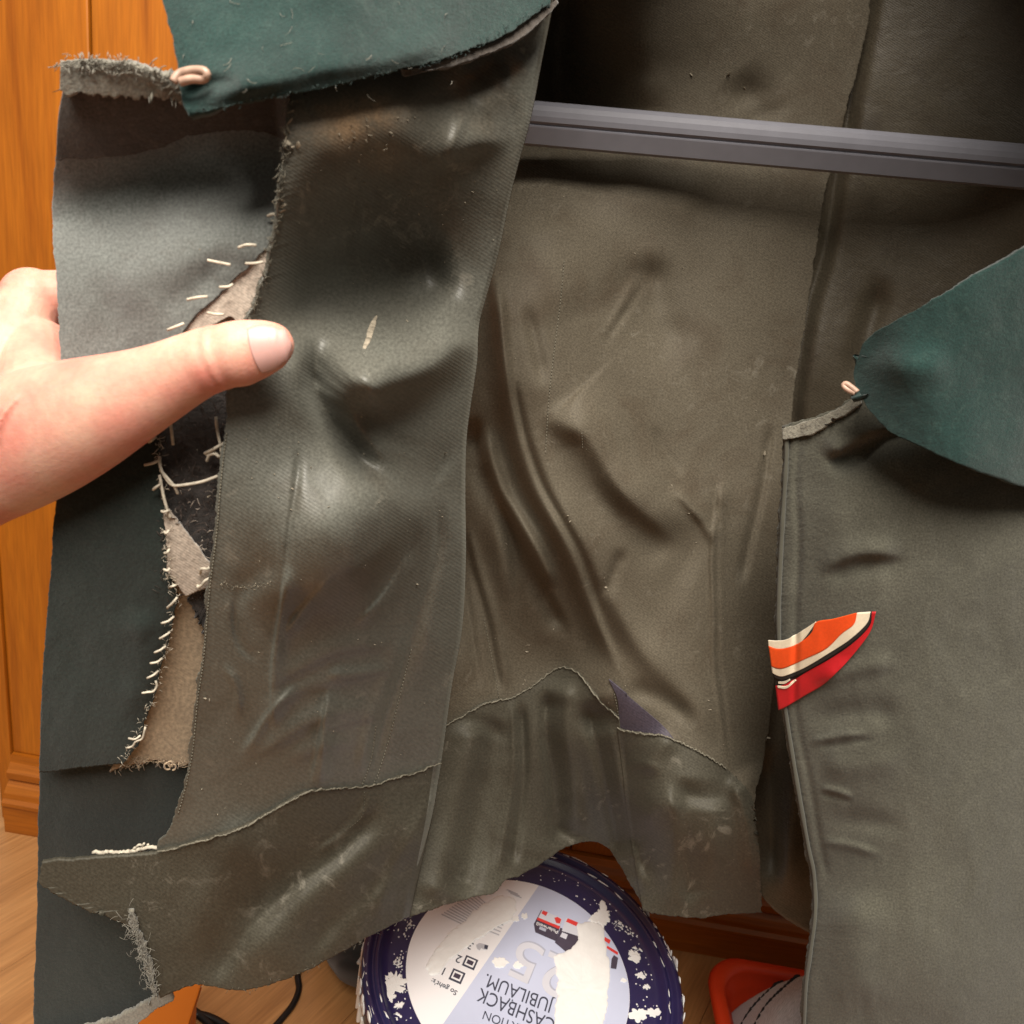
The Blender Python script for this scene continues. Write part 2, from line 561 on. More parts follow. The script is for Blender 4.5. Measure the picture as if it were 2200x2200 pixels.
def sheet(name, mat, field, left, right, top, bottom, nu, nv, parent, thick=0.0015, off=0.0, rough=(0, 0, 0, 0), seed=0, extra=None, attrs=None, smooth=2):
    G = coons(left, right, top, bottom, nu, nv, rough, seed)
    Y = field(G[..., 0], G[..., 1]) - off
    for _ in range(smooth if min(nu, nv) >= 40 else 0):     # cloth cannot kink sharply
        Yp = np.pad(Y, 1, mode='edge')
        Y = (Yp[:-2, 1:-1] + 2 * Yp[1:-1, 1:-1] + Yp[2:, 1:-1]) / 4
        Yp = np.pad(Y, 1, mode='edge')
        Y = (Yp[1:-1, :-2] + 2 * Yp[1:-1, 1:-1] + Yp[1:-1, 2:]) / 4
    if extra is not None:
        u = np.linspace(0, 1, nu)[None, :] + np.zeros((nv, 1))
        v = np.linspace(0, 1, nv)[:, None] + np.zeros((1, nu))
        Y = Y + extra(u, v, G)
    W = wp(G[..., 0], G[..., 1], Y)
    # cloth coordinates in metres, laid out as the flat pattern piece
    uv = np.stack([G[..., 0], -G[..., 1]], -1) * float(Y.mean()) / F
    me = grid_mesh(name, W, thick, uv)
    for an, blobs in (attrs or {}).items():
        val = np.zeros(G.shape[:2])
        for (x, y, rx, ry, a) in blobs:
            val = np.maximum(val, a * np.exp(-((G[..., 0] - x) / rx) ** 2 - ((G[..., 1] - y) / ry) ** 2))
        at = me.attributes.new(an, 'FLOAT', 'POINT')
        v = val.ravel()
        at.data.foreach_set('value', np.r_[v, v].astype(np.float32))
    return link(name, me, mat, parent)


def tube_mesh(name, P, r, sides=7, cap=True):
    P = np.array(P, float)
    n = len(P)
    r = np.broadcast_to(np.asarray(r, float), (n,))
    T = np.gradient(P, axis=0)
    T /= np.linalg.norm(T, axis=1)[:, None] + 1e-12
    up = np.array([0.31, -0.8, 0.5])
    A = np.cross(T, up)
    A /= np.linalg.norm(A, axis=1)[:, None] + 1e-12
    B = np.cross(T, A)
    ang = np.linspace(0, 2 * math.pi, sides, endpoint=False)
    V = P[:, None] + r[:, None, None] * (A[:, None] * np.cos(ang)[None, :, None] + B[:, None] * np.sin(ang)[None, :, None])
    V = V.reshape(-1, 3)
    F_ = []
    for i in range(n - 1):
        for j in range(sides):
            k = (j + 1) % sides
            F_.append((i * sides + j, i * sides + k, (i + 1) * sides + k, (i + 1) * sides + j))
    if cap:
        F_.append(tuple(range(sides - 1, -1, -1)))
        F_.append(tuple((n - 1) * sides + j for j in range(sides)))
    return V, F_


def mesh_from(name, V, F_):
    me = bpy.data.meshes.new(name)
    me.from_pydata([tuple(v) for v in V], [], F_)
    me.update()
    return me


def tube(name, mat, P, r, parent=None, sides=7):
    V, F_ = tube_mesh(name, P, r, sides)
    return link(name, mesh_from(name, V, F_), mat, parent)


def thread_on(name, mat, field, pts, off, r, parent, n=14, lift=0.0, wob=0.0):
    c = catmull(pts, n)
    if wob:
        i = np.arange(n)
        c = c + rng.normal(0, wob, c.shape) * ((i > 0) & (i < n - 1))[:, None]
    Y = field(c[:, 0], c[:, 1]) - off
    if lift:
        t = np.linspace(0, 1, n)
        Y = Y - lift * np.sin(math.pi * t)
    return tube(name, mat, wp(c[:, 0], c[:, 1], Y), r, parent)


def box_mesh(name, x0, x1, y0, y1, z0, z1, bev=0.002):
    bm = bmesh.new()
    r = bmesh.ops.create_cube(bm, size=1)
    for v in r['verts']:
        v.co = Vector(((x0 + x1) / 2 + v.co.x * (x1 - x0), (y0 + y1) / 2 + v.co.y * (y1 - y0), (z0 + z1) / 2 + v.co.z * (z1 - z0)))
    if bev:
        bmesh.ops.bevel(bm, geom=bm.edges[:], offset=bev, segments=2, affect='EDGES', profile=0.6)
    me = bpy.data.meshes.new(name)
    bm.to_mesh(me)
    bm.free()
    return me



# ------------------------------------------------------------------ setting: floor, wall, wardrobe
M['floor_w'] = wood_mat('laminate_wood', (0.58, 0.30, 0.115), (0.49, 0.24, 0.088), (0.38, 0.175, 0.06), 0.38, (1.4, 22, 22))
M['pine'] = wood_mat('orange_pine', (0.48, 0.150, 0.009), (0.41, 0.12, 0.007), (0.30, 0.078, 0.004), 0.4, (20, 20, 1.3), 0.25)
M['pine_h'] = wood_mat('orange_pine_horizontal', (0.48, 0.150, 0.010), (0.39, 0.112, 0.007), (0.26, 0.066, 0.004), 0.4, (1.3, 22, 22), 0.25)
M['wall'] = plain_mat('pale_plaster', (0.72, 0.715, 0.70), 0.9, 0.2, 0.03, 30, 0.3)
M['subfloor'] = plain_mat('dark_joint', (0.10, 0.05, 0.02), 0.8, 0.2, 0.2, 30)

floor = link('floor', box_mesh('floor', -2.5, 2.5, -1.5, 2.4, -0.03, -0.0085, 0), 'subfloor', None, False)
floor['kind'] = 'structure'
PD = math.radians(60)
plank_me = {}
for i in range(-7, 9):
    for j in range(-2, 3):
        off = ((i * 0.37) % 1.0) * 1.2
        cx, cy = (j * 1.2 + off - 0.3), i * 0.19
        wx = cx * math.cos(PD) - cy * math.sin(PD) + 0.0
        wy = cx * math.sin(PD) + cy * math.cos(PD) + 0.7
        if not (-1.5 < wx < 1.5 and -0.3 < wy < 1.9):
            continue
        if 'p' not in plank_me:
            plank_me['p'] = box_mesh('plank', -0.5995, 0.5995, -0.0948, 0.0948, -0.008, 0.0, 0.0008)
            plank_me['p'].materials.append(M['floor_w'])
        o = bpy.data.objects.new('plank', plank_me['p'])
        C.objects.link(o)
        o.location = (wx, wy, 0)
        o.rotation_euler = (0, 0, PD)
        o.parent = floor

wall = link('wall', box_mesh('wall', -2.5, 2.5, 1.55, 1.65, 0.0, 2.7, 0), 'wall', None, False)
wall['kind'] = 'structure'

# pine wardrobe behind the jacket: plinth with mouldings, framed boards
WA = 0.0
ward = empty('wardrobe', 'orange varnished pine wardrobe with moulded plinth behind the hanging jacket', 'wardrobe', (0.24, 0.916, 0), WA)


def extrude_profile(name, prof, x0, x1):
    """prof: (y, z) outline, extruded along x"""
    n = len(prof)
    V = [(x0, y, z) for y, z in prof] + [(x1, y, z) for y, z in prof]
    F_ = [(i, (i + 1) % n, n + (i + 1) % n, n + i) for i in range(n)]
    F_ += [tuple(range(n - 1, -1, -1)), tuple(range(n, 2 * n))]
    return mesh_from(name, V, F_)


XL, XR = -0.93, 1.1
pl = [(0.10, 0.0), (0.0, 0.0), (0.0, 0.050), (-0.004, 0.054), (-0.004, 0.060), (0.002, 0.064), (0.004, 0.072), (0.010, 0.080), (0.018, 0.086), (0.020, 0.092), (0.10, 0.092)]
o = link('plinth', extrude_profile('plinth', pl, XL, XR), 'pine_h', ward, False)
pl2 = [(0.10, 0.093), (0.012, 0.093), (0.012, 0.104), (0.016, 0.108), (0.022, 0.116), (0.024, 0.128), (0.10, 0.128)]
link('moulding', extrude_profile('moulding', pl2, XL, XR), 'pine_h', ward, False)
bw = 0.145
k = 0
x = XL
while x < XR - 0.02:
    x1 = min(x + bw - 0.003, XR)
    me = box_mesh('board', x, x1, 0.030, 0.055, 0.129, 2.0, 0.0025)
    link('board', me, 'pine', ward, False)
    x += bw
    k += 1
link('side_panel', box_mesh('side_panel', XL - 0.022, XL - 0.001, 0.025, 0.55, 0.0, 2.0, 0.002), 'pine', ward, False)
link('cornice', box_mesh('cornice', XL - 0.04, XR + 0.03, -0.01, 0.55, 2.002, 2.05, 0.004), 'pine_h', ward, False)

# ------------------------------------------------------------------ the jacket
jacket = empty('jacket', 'old grey wool uniform jacket held open to show its worn olive lining', 'jacket', (0.0, 0.52, 0.5))
JP = []          # parts of the jacket, parented at the end of this section


class J:
    pass


# --- surface of the held-open front (lining side)
hemL = [(335, 2140), (380, 2125), (430, 2112), (520, 2122), (600, 2105), (700, 2060), (790, 2010), (880, 1965), (960, 1940), (1010, 1925)]
ptsL = [(645, 90, .302), (850, 40, .365), (620, 215, .279), (605, 330, .274), (592, 500, .276), (535, 680, .276), (500, 800, .275), (482, 930, .275), (460, 1150, .278),
        (432, 1420, .298), (405, 1640, .318), (335, 1835, .332),
        (1190, 0, .425), (1142, 250, .410), (1075, 540, .410), (1035, 700, .405), (1012, 900, .398), (1000, 1100, .408), (993, 1350, .430), (948, 1640, .455),
        (850, 250, .312), (700, 320, .284), (800, 430, .334), (700, 500, .310), (780, 580, .356), (900, 560, .392), (950, 480, .386), (760, 650, .342), (640, 680, .300), (880, 660, .374),
        (720, 770, .296), (850, 770, .322), (950, 740, .366), (600, 860, .280), (700, 930, .298), (850, 930, .332), (940, 930, .365),
        (550, 1100, .278), (700, 1120, .288), (800, 1100, .308), (900, 1100, .352), (550, 1300, .296), (700, 1300, .316), (850, 1300, .362),
        (550, 1550, .323), (700, 1550, .350), (850, 1550, .400), (450, 1800, .334), (650, 1800, .364), (800, 1800, .408),
        (335, 2140, .336), (430, 2112, .350), (520, 2122, .358), (600, 2105, .372), (700, 2060, .388), (790, 2010, .410), (880, 1965, .440), (960, 1940, .465), (1010, 1925, .485),
        (250, 2200, .330), (200, 1900, .322), (90, 1860, .315)]
foldsL = [
    # bulge thrown by the thumb, lit above, overhanging to a dark crescent
    ([(755, 890), (775, 858), (820, 822), (885, 802), (950, 768), (1030, 690)], 70, 34, .025, .22),
    ([(770, 930), (850, 900), (940, 860), (1010, 800)], 30, 40, -.004, .3),
    # hollow above the thumb level
    ([(560, 660), (700, 655), (830, 650), (1000, 590)], 110, 30, -.017, .2),
    # second crescent
    ([(668, 700), (690, 820), (722, 905), (765, 975), (815, 1022), (875, 1055)], 28, 22, -.018, .3),
    ([(735, 800), (755, 890), (810, 970), (880, 1010)], 20, 45, .008, .35),
    # lower ledge, lit above and turning under below
    ([(510, 1275), (640, 1255), (770, 1205), (860, 1120), (940, 1000)], 120, 36, .016, .25),
    ([(810, 1330), (865, 1190), (930, 1040), (1000, 930)], 26, 16, -.007, .25),
    ([(905, 1500), (930, 1330), (960, 1150), (985, 1000)], 18, 24, .005, .3),
    ([(790, 1690), (825, 1590), (860, 1480), (885, 1370), (920, 1230), (950, 1060)], 8, 18, -.0042, .15),
    ([(765, 1680), (800, 1580), (840, 1460), (868, 1350)], 18, 10, .003, .2),
    # long facing seam and creases
    ([(640, 940), (628, 1060), (615, 1150), (606, 1240)], 10, 6, -.0016, .25),
    ([(612, 1200), (606, 1280), (594, 1360), (583, 1440), (582, 1530), (590, 1600)], 24, 5, .0042, .15),
    ([(716, 1230), (678, 1280), (646, 1324), (610, 1372)], 16, 6, .0036, .25),
    ([(640, 1480), (600, 1520), (560, 1560), (520, 1640)], 18, 7, .0036, .25),
    ([(710, 1480), (698, 1560), (672, 1640), (650, 1700)], 22, 7, .0042, .2),
    ([(700, 1462), (770, 1462), (845, 1448)], 16, 6, .0032, .25),
    ([(690, 1580), (760, 1562), (830, 1550)], 14, 5, .0030, .25),
    ([(470, 1420), (500, 1480), (505, 1560)], 12, 7, .0022, .3),
    ([(880, 1180), (850, 1240), (815, 1300), (760, 1360)], 20, 8, .0040, .25),
    ([(500, 1255), (497, 1330), (515, 1390), (560, 1420)], 12, 8, -.002, .3),
    ([(540, 1490), (640, 1450), (740, 1405), (860, 1390)], 30, 11, .0036, .3),
    ([(540, 1560), (620, 1505), (720, 1475), (820, 1450)], 24, 10, .0030, .3),
    ([(500, 1660), (650, 1570), (760, 1540), (860, 1530)], 26, 12, .0038, .3),
    ([(600, 1640), (690, 1610), (790, 1600)], 18, 10, .0024, .3),
    ([(480, 1300), (520, 1250), (600, 1190)], 30, 25, -.002, .3),
    ([(700, 1540), (690, 1620), (670, 1700)], 16, 9, .0026, .3),
    # upper part
    ([(560, 560), (680, 470), (820, 400), (980, 300)], 60, 50, -.0045, .3),
    ([(840, 390), (930, 335), (1010, 300), (1110, 290)], 44, 22, .009, .3),
    ([(955, 350), (972, 290), (990, 230)], 16, 9, .0035, .3),
    ([(960, 200), (1030, 140), (1100, 100), (1170, 60)], 36, 44, -.008, .3),
    ([(1000, 230), (1060, 190), (1130, 170)], 50, 36, .008, .3),
    ([(790, 380), (760, 480), (720, 600)], 14, 14, -.0022, .3),
    # hem band folds
    ([(830, 1740), (720, 1840), (620, 1910), (540, 1990), (480, 2070), (430, 2118)], 22, 50, -.0095, .15),
    ([(960, 1700), (820, 1850), (680, 1970), (560, 2060), (500, 2130)], 70, 60, .010, .2),
    ([(930, 1830), (800, 1910), (690, 1990), (620, 2080)], 22, 36, -.0065, .25),
    ([(560, 1740), (490, 1860), (440, 1960), (400, 2080)], 80, 30, .006, .3),
    ([(790, 1690), (785, 1740), (740, 1790), (660, 1850)], 14, 9, .003, .3),
    ([(960, 1660), (900, 1790), (840, 1900), (800, 1990)], 22, 18, .004, .2),
    ([(1000, 1640), (960, 1760), (920, 1860), (890, 1950)], 16, 18, -.004, .2),
]
FL = Field(ptsL, foldsL, .0007, 3)
L_left = [(645, 90), (620, 215), (612, 300), (600, 420), (592, 500), (568, 590), (535, 680), (510, 760), (490, 840), (482, 930), (470, 1030), (460, 1150),
          (445, 1270), (432, 1420), (420, 1500), (405, 1640), (375, 1760), (338, 1832), (345, 1950), (360, 2050), (385, 2110)]
L_right = [(1200, -60), (1183, 40), (1165, 130), (1142, 250), (1115, 350), (1095, 430), (1072, 540), (1045, 640), (1030, 700), (1024, 790), (1004, 930), (1000, 1050),
           (1001, 1200), (993, 1350), (970, 1480), (948, 1640), (930, 1750), (900, 1870), (875, 1960)]
curl = lambda u, v, G: np.clip((u - .98) / .02, 0, 1) ** 2 * 0.012
JP.append(sheet('front_lining', 'lining', FL, L_left, L_right, [(645, 90), (830, 40), (1000, 0), (1200, -60)],
                [(385, 2110), (430, 2104), (520, 2114), (600, 2097), (700, 2052), (790, 2002), (875, 1960)], 300, 520, None, .0016, 0, (5, 0, 0, 0), 4, curl,
                {'stain': [(745, 265, 60, 55, 1), (800, 245, 60, 45, .9), (690, 250, 50, 60, .6), (820, 330, 50, 40, .4)], 'brown': [(650, 420, 120, 200, .55), (850, 420, 260, 160, .5), (560, 620, 80, 60, .6), (480, 1850, 140, 60, .5)]}))

# --- back and centre lining
hemB = [(875, 1967), (960, 1940), (1010, 1926), (1060, 1915), (1080, 1893), (1130, 1870), (1180, 1840), (1220, 1815), (1265, 1803), (1295, 1810), (1330, 1850),
        (1365, 1920), (1385, 1950), (1420, 1960), (1500, 1968), (1560, 1960), (1632, 1955)]
ptsB = [(900, -250, .62), (1200, 0, .60), (1200, 130, .60), (1330, 60, .545), (1500, 150, .552), (1700, 150, .556), (1870, 0, .556), (1880, -250, .56), (1300, -250, .56),
        (900, 300, .59), (1100, 400, .532), (1300, 420, .535), (1500, 420, .545), (1760, 420, .553),
        (900, 700, .54), (1060, 650, .475), (1200, 650, .490), (1350, 680, .520), (1550, 700, .535), (1710, 750, .545),
        (880, 1000, .53), (1040, 950, .500), (1100, 850, .470), (1250, 950, .478), (1400, 950, .500), (1550, 1000, .515), (1680, 1000, .53),
        (880, 1300, .52), (1050, 1200, .530), (1160, 1150, .480), (1300, 1250, .482), (1450, 1250, .492), (1560, 1300, .500), (1670, 1350, .515),
        (870, 1600, .50), (1000, 1450, .515), (1120, 1450, .535), (1200, 1420, .535), (1300, 1500, .490), (1450, 1550, .480), (1600, 1600, .490), (1650, 1650, .500),
        (1150, 1650, .530), (1270, 1650, .530), (1400, 1750, .473), (1550, 1780, .468), (1640, 1800, .485)] + [(x, y, hemY(x, y)) for x, y in hemB]
foldsB = [
    ([(1235, -240), (1220, -60), (1212, 80), (1210, 180), (1215, 290)], 90, 60, -.085, .10),
    ([(1300, -20), (1330, 60), (1350, 170), (1380, 260)], 50, 70, .010, .3),
    ([(1560, 150), (1600, 200), (1640, 280)], 40, 40, -.006, .3),
    ([(1300, 350), (1400, 400), (1560, 430)], 60, 60, .004, .3),
    # overhanging fold across the middle
    ([(1180, 860), (1205, 892), (1265, 925), (1305, 985), (1350, 1060), (1410, 1120), (1480, 1180)], 70, 26, .015, .22),
    ([(1250, 960), (1290, 1060), (1360, 1140), (1440, 1200)], 40, 50, -.006, .3),
    # edge pleat of the right-hand panel, running down to the hem
    ([(1035, 560), (1042, 700), (1070, 860), (1120, 1020), (1180, 1170), (1250, 1330), (1320, 1450)], 14, 30, -.013, .10),
    ([(1055, 560), (1068, 720), (1105, 880), (1155, 1030), (1215, 1180), (1280, 1330), (1340, 1450)], 12, 30, .010, .12),
    ([(1085, 760), (1120, 900), (1170, 1040), (1235, 1190), (1300, 1340)], 9, 16, -.008, .15),
    ([(1120, 830), (1160, 960), (1210, 1090), (1290, 1260), (1400, 1400)], 20, 30, .006, .25),
    ([(1010, 880), (1040, 980), (1090, 1110), (1160, 1270), (1220, 1380)], 10, 22, -.014, .12),
    ([(1040, 900), (1075, 1010), (1125, 1130), (1190, 1270)], 10, 18, .009, .15),
    # centre gore
    ([(1003, 1110), (1020, 1210), (1045, 1340), (1072, 1500)], 6, 14, -.0035, .12),
    ([(1008, 1110), (1035, 1220), (1062, 1340), (1092, 1490)], 10, 8, .0030, .15),
    ([(1000, 1150), (1000, 1250), (1015, 1400), (1025, 1500)], 12, 12, -.004, .2),
    ([(1085, 1000), (1100, 1120), (1105, 1230), (1110, 1330)], 14, 12, -.006, .3),
    ([(1060, 1000), (1075, 1150), (1090, 1300)], 16, 14, .006, .3),
    # upper wrinkles
    ([(1385, 590), (1350, 650), (1315, 700), (1288, 745)], 10, 9, -.0022, .3),
    ([(1375, 570), (1330, 660), (1290, 720)], 34, 12, .0026, .3),
    ([(1400, 520), (1400, 620), (1420, 700), (1500, 760)], 40, 50, -.008, .3),
    ([(1180, 440), (1190, 560), (1230, 680)], 60, 60, .006, .3),
    ([(1120, 640), (1150, 740), (1180, 830)], 16, 14, -.004, .3),
    ([(1400, 900), (1430, 960), (1480, 1020)], 14, 12, -.003, .3),
    ([(1445, 1035), (1490, 1085), (1525, 1135), (1545, 1190)], 16, 9, .0055, .25),
    ([(1380, 1120), (1460, 1200), (1520, 1240)], 50, 60, -.006, .3),
    ([(1330, 1180), (1310, 1240), (1290, 1290)], 14, 14, -.004, .3),
    ([(1562, 1010), (1541, 1180), (1538, 1320), (1535, 1450), (1552, 1630)], 16, 5, .0044, .10),
    ([(1552, 1040), (1549, 1200), (1546, 1330), (1545, 1450), (1560, 1630)], 6, 9, -.0034, .12),
    ([(1660, 900), (1640, 1050), (1612, 1200), (1600, 1270)], 8, 10, -.004, .15),
    ([(1300, 1250), (1380, 1380), (1460, 1470), (1540, 1600)], 36, 20, .007, .25),
    ([(1340, 1470), (1420, 1490), (1500, 1560)], 18, 16, -.005, .3),
    # pleats in the hem below the seam
    ([(1100, 1500), (1105, 1600), (1098, 1720), (1060, 1870)], 14, 9, .0065, .12),
    ([(1122, 1500), (1124, 1600), (1116, 1720), (1090, 1860)], 10, 18, -.0080, .12),
    ([(1188, 1470), (1184, 1580), (1190, 1700), (1195, 1820)], 30, 14, -.014, .12),
    ([(1222, 1450), (1220, 1580), (1228, 1700), (1240, 1800)], 18, 34, .012, .12),
    ([(1275, 1490), (1296, 1600), (1318, 1720), (1350, 1850)], 36, 18, -.018, .12),
    ([(1312, 1530), (1328, 1650), (1352, 1780), (1390, 1930)], 18, 40, .013, .12),
    ([(1345, 1560), (1352, 1650), (1362, 1760), (1400, 1900)], 8, 10, -.003, .2),
    ([(1060, 1540), (1040, 1680), (1005, 1800), (975, 1920)], 26, 34, -.010, .12),
    ([(1015, 1550), (995, 1680), (960, 1800), (920, 1940)], 30, 30, .010, .12),
    ([(1520, 1700), (1520, 1800), (1525, 1960)], 24, 60, .007, .15),
    ([(1470, 1660), (1478, 1820), (1490, 1960)], 44, 16, -.010, .15),
    ([(1560, 1650), (1600, 1760), (1625, 1900)], 50, 16, .010, .2),
    ([(1390, 1680), (1420, 1610), (1460, 1570)], 20, 16, .006, .3),
    ([(1380, 1780), (1420, 1740), (1470, 1720)], 26, 20, .005, .3),
]
FB = Field(ptsB, foldsB, .0007, 21)
B_right = [(1885, -250), (1868, 20), (1815, 250), (1780, 380), (1732, 680), (1700, 900), (1690, 1100), (1680, 1300), (1660, 1500), (1636, 1650), (1620, 1730), (1632, 1850), (1634, 1957)]
JP.append(sheet('back_lining', 'lining_b', FB, [(900, -250), (890, 300), (870, 900), (860, 1400), (862, 1700), (872, 1962)], B_right,
                [(900, -250), (1300, -250), (1885, -250)], [(872, 1962), (960, 1935), (1010, 1921), (1060, 1910), (1080, 1888), (1130, 1865), (1180, 1835), (1220, 1810), (1265, 1799), (1295, 1806), (1330, 1846),
                 (1365, 1915), (1385, 1945), (1420, 1955), (1500, 1963), (1560, 1956), (1634, 1957)], 320, 560, None, .0016, 0, (0, 3, 0, 0), 8))

# --- side lining beyond the back seam
ptsS = [(1500, -250, .595), (1880, -250, .563), (2300, -250, .53), (1500, 500, .59), (1780, 400, .557), (1870, 0, .560), (2000, 500, .55), (2300, 500, .51), (1700, 800, .550),
        (1600, 1000, .56), (1800, 1000, .555), (2200, 1000, .53), (1600, 1500, .545), (1750, 1500, .54), (2200, 1500, .48),
        (1600, 1900, .520), (1700, 1990, hemY(1700, 1990)), (1900, 2120, hemY(1900, 2120)), (2250, 2250, .39)]
FS = Field(ptsS, [([(1885, -200), (1872, 0), (1820, 250), (1786, 380), (1738, 680), (1706, 900), (1690, 1100)], 14, 7, -.014, .03), ([(1650, 1600), (1660, 1750), (1680, 1900)], 14, 30, -.010, .25), ([(1700, 1500), (1710, 1700), (1700, 1950)], 26, 18, .008, .2),
                  ([(1900, 600), (1860, 760), (1850, 850)], 20, 20, -.008, .3)], .001, 31)
JP.append(sheet('side_lining', 'lining_s', FS, [(1540, -250), (1540, 600), (1540, 1300), (1560, 1650), (1600, 1880)], [(2560, -250), (2560, 600), (2560, 1400), (2560, 2300)],
                [(1540, -250), (2560, -250)], [(1600, 1880), (1660, 1950), (1730, 2000), (1900, 2110), (2240, 2260), (2560, 2300)], 150, 260, None, .0016, 0, (0, 0, 0, 2), 12))

# --- hem facing band (sewn over the lining, overcast upper edge)
seamL = [(90, 1852), (200, 1845), (280, 1838), (338, 1832), (440, 1805), (520, 1778), (600, 1735), (660, 1703), (720, 1695), (790, 1690), (850, 1672), (900, 1658), (948, 1638)]
bandL_bottom = [(345, 2142), (380, 2128), (430, 2116), (520, 2127), (600, 2109), (700, 2064), (790, 2014), (880, 1969)]
JP.append(sheet('hem_facing', 'hem', FL, [(90, 1852), (92, 1905), (190, 1955), (282, 1992), (318, 2060), (332, 2100), (345, 2142)], [(948, 1638), (930, 1750), (905, 1860), (880, 1969)],
                seamL, bandL_bottom, 240, 160, None, .0022, .0026, (4, 0, 2.5, 2), 15, lambda u, v, G: np.clip((u - .965) / .035, 0, 1) ** 2 * .014))
seamB = [(935, 1650), (965, 1552), (1000, 1535), (1040, 1512), (1070, 1505), (1100, 1500), (1150, 1470), (1190, 1440), (1215, 1435), (1245, 1450), (1275, 1490), (1300, 1515), (1330, 1543),
         (1336, 1572), (1380, 1576), (1420, 1580), (1460, 1595), (1520, 1625), (1575, 1655), (1618, 1720)]
seamB = [(925, 1590), (965, 1556), (1000, 1535), (1040, 1512), (1070, 1505), (1100, 1500), (1150, 1470), (1190, 1440), (1215, 1435), (1245, 1450), (1275, 1490), (1300, 1517), (1330, 1543)]
JP.append(sheet('hem_facing', 'hem', FB, [(925, 1590), (900, 1750), (880, 1900), (868, 1972)], [(1330, 1543), (1338, 1640), (1352, 1760), (1385, 1956)],
                seamB, [(868, 1972), (960, 1944), (1010, 1930), (1060, 1920), (1080, 1897), (1130, 1874), (1180, 1844), (1220, 1819), (1265, 1808), (1297, 1815), (1330, 1856), (1385, 1956)], 260, 200, None, .0022, .0026, (0, 0, 2.5, 2), 16))
seamB2 = [(1326, 1566), (1350, 1572), (1380, 1576), (1420, 1580), (1460, 1595), (1520, 1625), (1560, 1650), (1600, 1690), (1618, 1725)]
JP.append(sheet('hem_facing', 'hem', FB, [(1326, 1566), (1338, 1660), (1350, 1770), (1381, 1957)], [(1618, 1725), (1632, 1850), (1636, 1962)], seamB2,
                [(1381, 1957), (1420, 1965), (1500, 1973), (1560, 1965), (1636, 1962)], 150, 160, None, .0022, .0040, (0, 3, 2, 2), 17))
# purple patch showing above the band
JP.append(sheet('purple_patch', 'purple', FB, [(1308, 1460), (1326, 1500), (1330, 1545), (1330, 1580)], [(1345, 1492), (1390, 1530), (1430, 1565), (1455, 1598)],
                [(1308, 1460), (1345, 1492)], [(1330, 1580), (1400, 1584), (1455, 1598)], 60, 60, None, .001, .0016))

# overcast edge cords of the seams
for nm, fld, line, off in (('overcast_edge', FL, seamL[3:], .0040), ('overcast_edge', FB, seamB, .0040), ('overcast_edge', FB, seamB2[:-2], .0056)):
    c = catmull(line, 420)
    i = np.arange(len(c), dtype=float)
    c = c + np.stack([0 * i, 4.5 * vnoise(i / 7, i * 0 + 2, 3) + 2.5 * vnoise(i / 2, i * 0, 5)], -1)
    Y = fld(c[:, 0], c[:, 1]) - off
    r = .00050 + .0004 * vnoise(i / 3, i * 0 + 1, 9)
    JP.append(tube(nm, 'thread_d', wp(c[:, 0], c[:, 1], Y), r, None, 6))


# machine-stitched seams as rows of short stitches
def stitch_row(field, line, n, off, r=.00024, mat='thread_d', dash=.74):
    Vs, Fs, base = [], [], 0
    c = catmull(line, n * 2 + 1)
    for k in range(n):
        a, b = c[2 * k], c[2 * k] + (c[2 * k + 2] - c[2 * k]) * dash
        q = np.array([a, (a + b) / 2, b])
        Y = field(q[:, 0], q[:, 1]) - np.array([off * .3, off, off * .3])
        V, F_ = tube_mesh('s', wp(q[:, 0], q[:, 1], Y), r, 5)
        Vs.append(V)
        Fs += [tuple(x + base for x in f) for f in F_]
        base += len(V)
    o = link('seam_stitching', mesh_from('seam_stitching', np.vstack(Vs), Fs), mat, None)
    o['kind'] = 'stuff'
    JP.append(o)


stitch_row(FB, [(1212, 560), (1205, 640), (1190, 760), (1180, 850), (1175, 920), (1172, 975)], 60, .0006)
stitch_row(FB, [(1250, 930), (1252, 965)], 6, .0006)
stitch_row(FL, [(884, 1395), (870, 1450), (853, 1520), (838, 1580), (815, 1655), (800, 1690)], 44, .0007)
stitch_row(FL, [(808, 1560), (800, 1620), (792, 1650), (778, 1688)], 20, .0007)
stitch_row(FL, [(783, 1700), (780, 1750), (750, 1780)], 14, .0036)
stitch_row(FB, [(1320, 1490), (1326, 1520), (1330, 1545)], 9, .0030)
stitch_row(FB, [(1582, 1665), (1584, 1690)], 5, .0052)
stitch_row(FB, [(1040, 1330), (1062, 1440), (1072, 1500)], 26, .0007)
# edge stitching of the front lining
cl = catmull(L_left[9:17], 80)
stitch_row(FL, [(x + 5, y) for x, y in cl[::6]], 120, .0006, .00024)

# --- layers behind the torn front edge
ptsE = [(-60, 100, .285), (300, 150, .282), (620, 215, .290), (120, 450, .290), (400, 420, .292), (592, 500, .289), (400, 680, .283), (535, 700, .288), (200, 740, .284), (480, 840, .287), (480, 930, .286),
        (100, 1000, .280), (300, 900, .283), (300, 1200, .283), (460, 1150, .288), (150, 1400, .292), (432, 1420, .307), (280, 1650, .314), (405, 1650, .327), (335, 1835, .343), (150, 1840, .330),
        (200, 2100, .352), (335, 2140, .360), (50, 2250, .352)]
foldsE = [([(-250, 540), (0, 500), (300, 425), (450, 385), (640, 350)], 120, 60, -.017, .04), ([(200, 660), (320, 580), (450, 520), (600, 450)], 70, 70, .004, .25),
          ([(520, 520), (430, 610), (360, 700)], 30, 40, -.002, .3), ([(276, 1300), (300, 1400), (290, 1550)], 40, 30, .003, .3)]
FE = Field(ptsE, foldsE, .0010, 41)
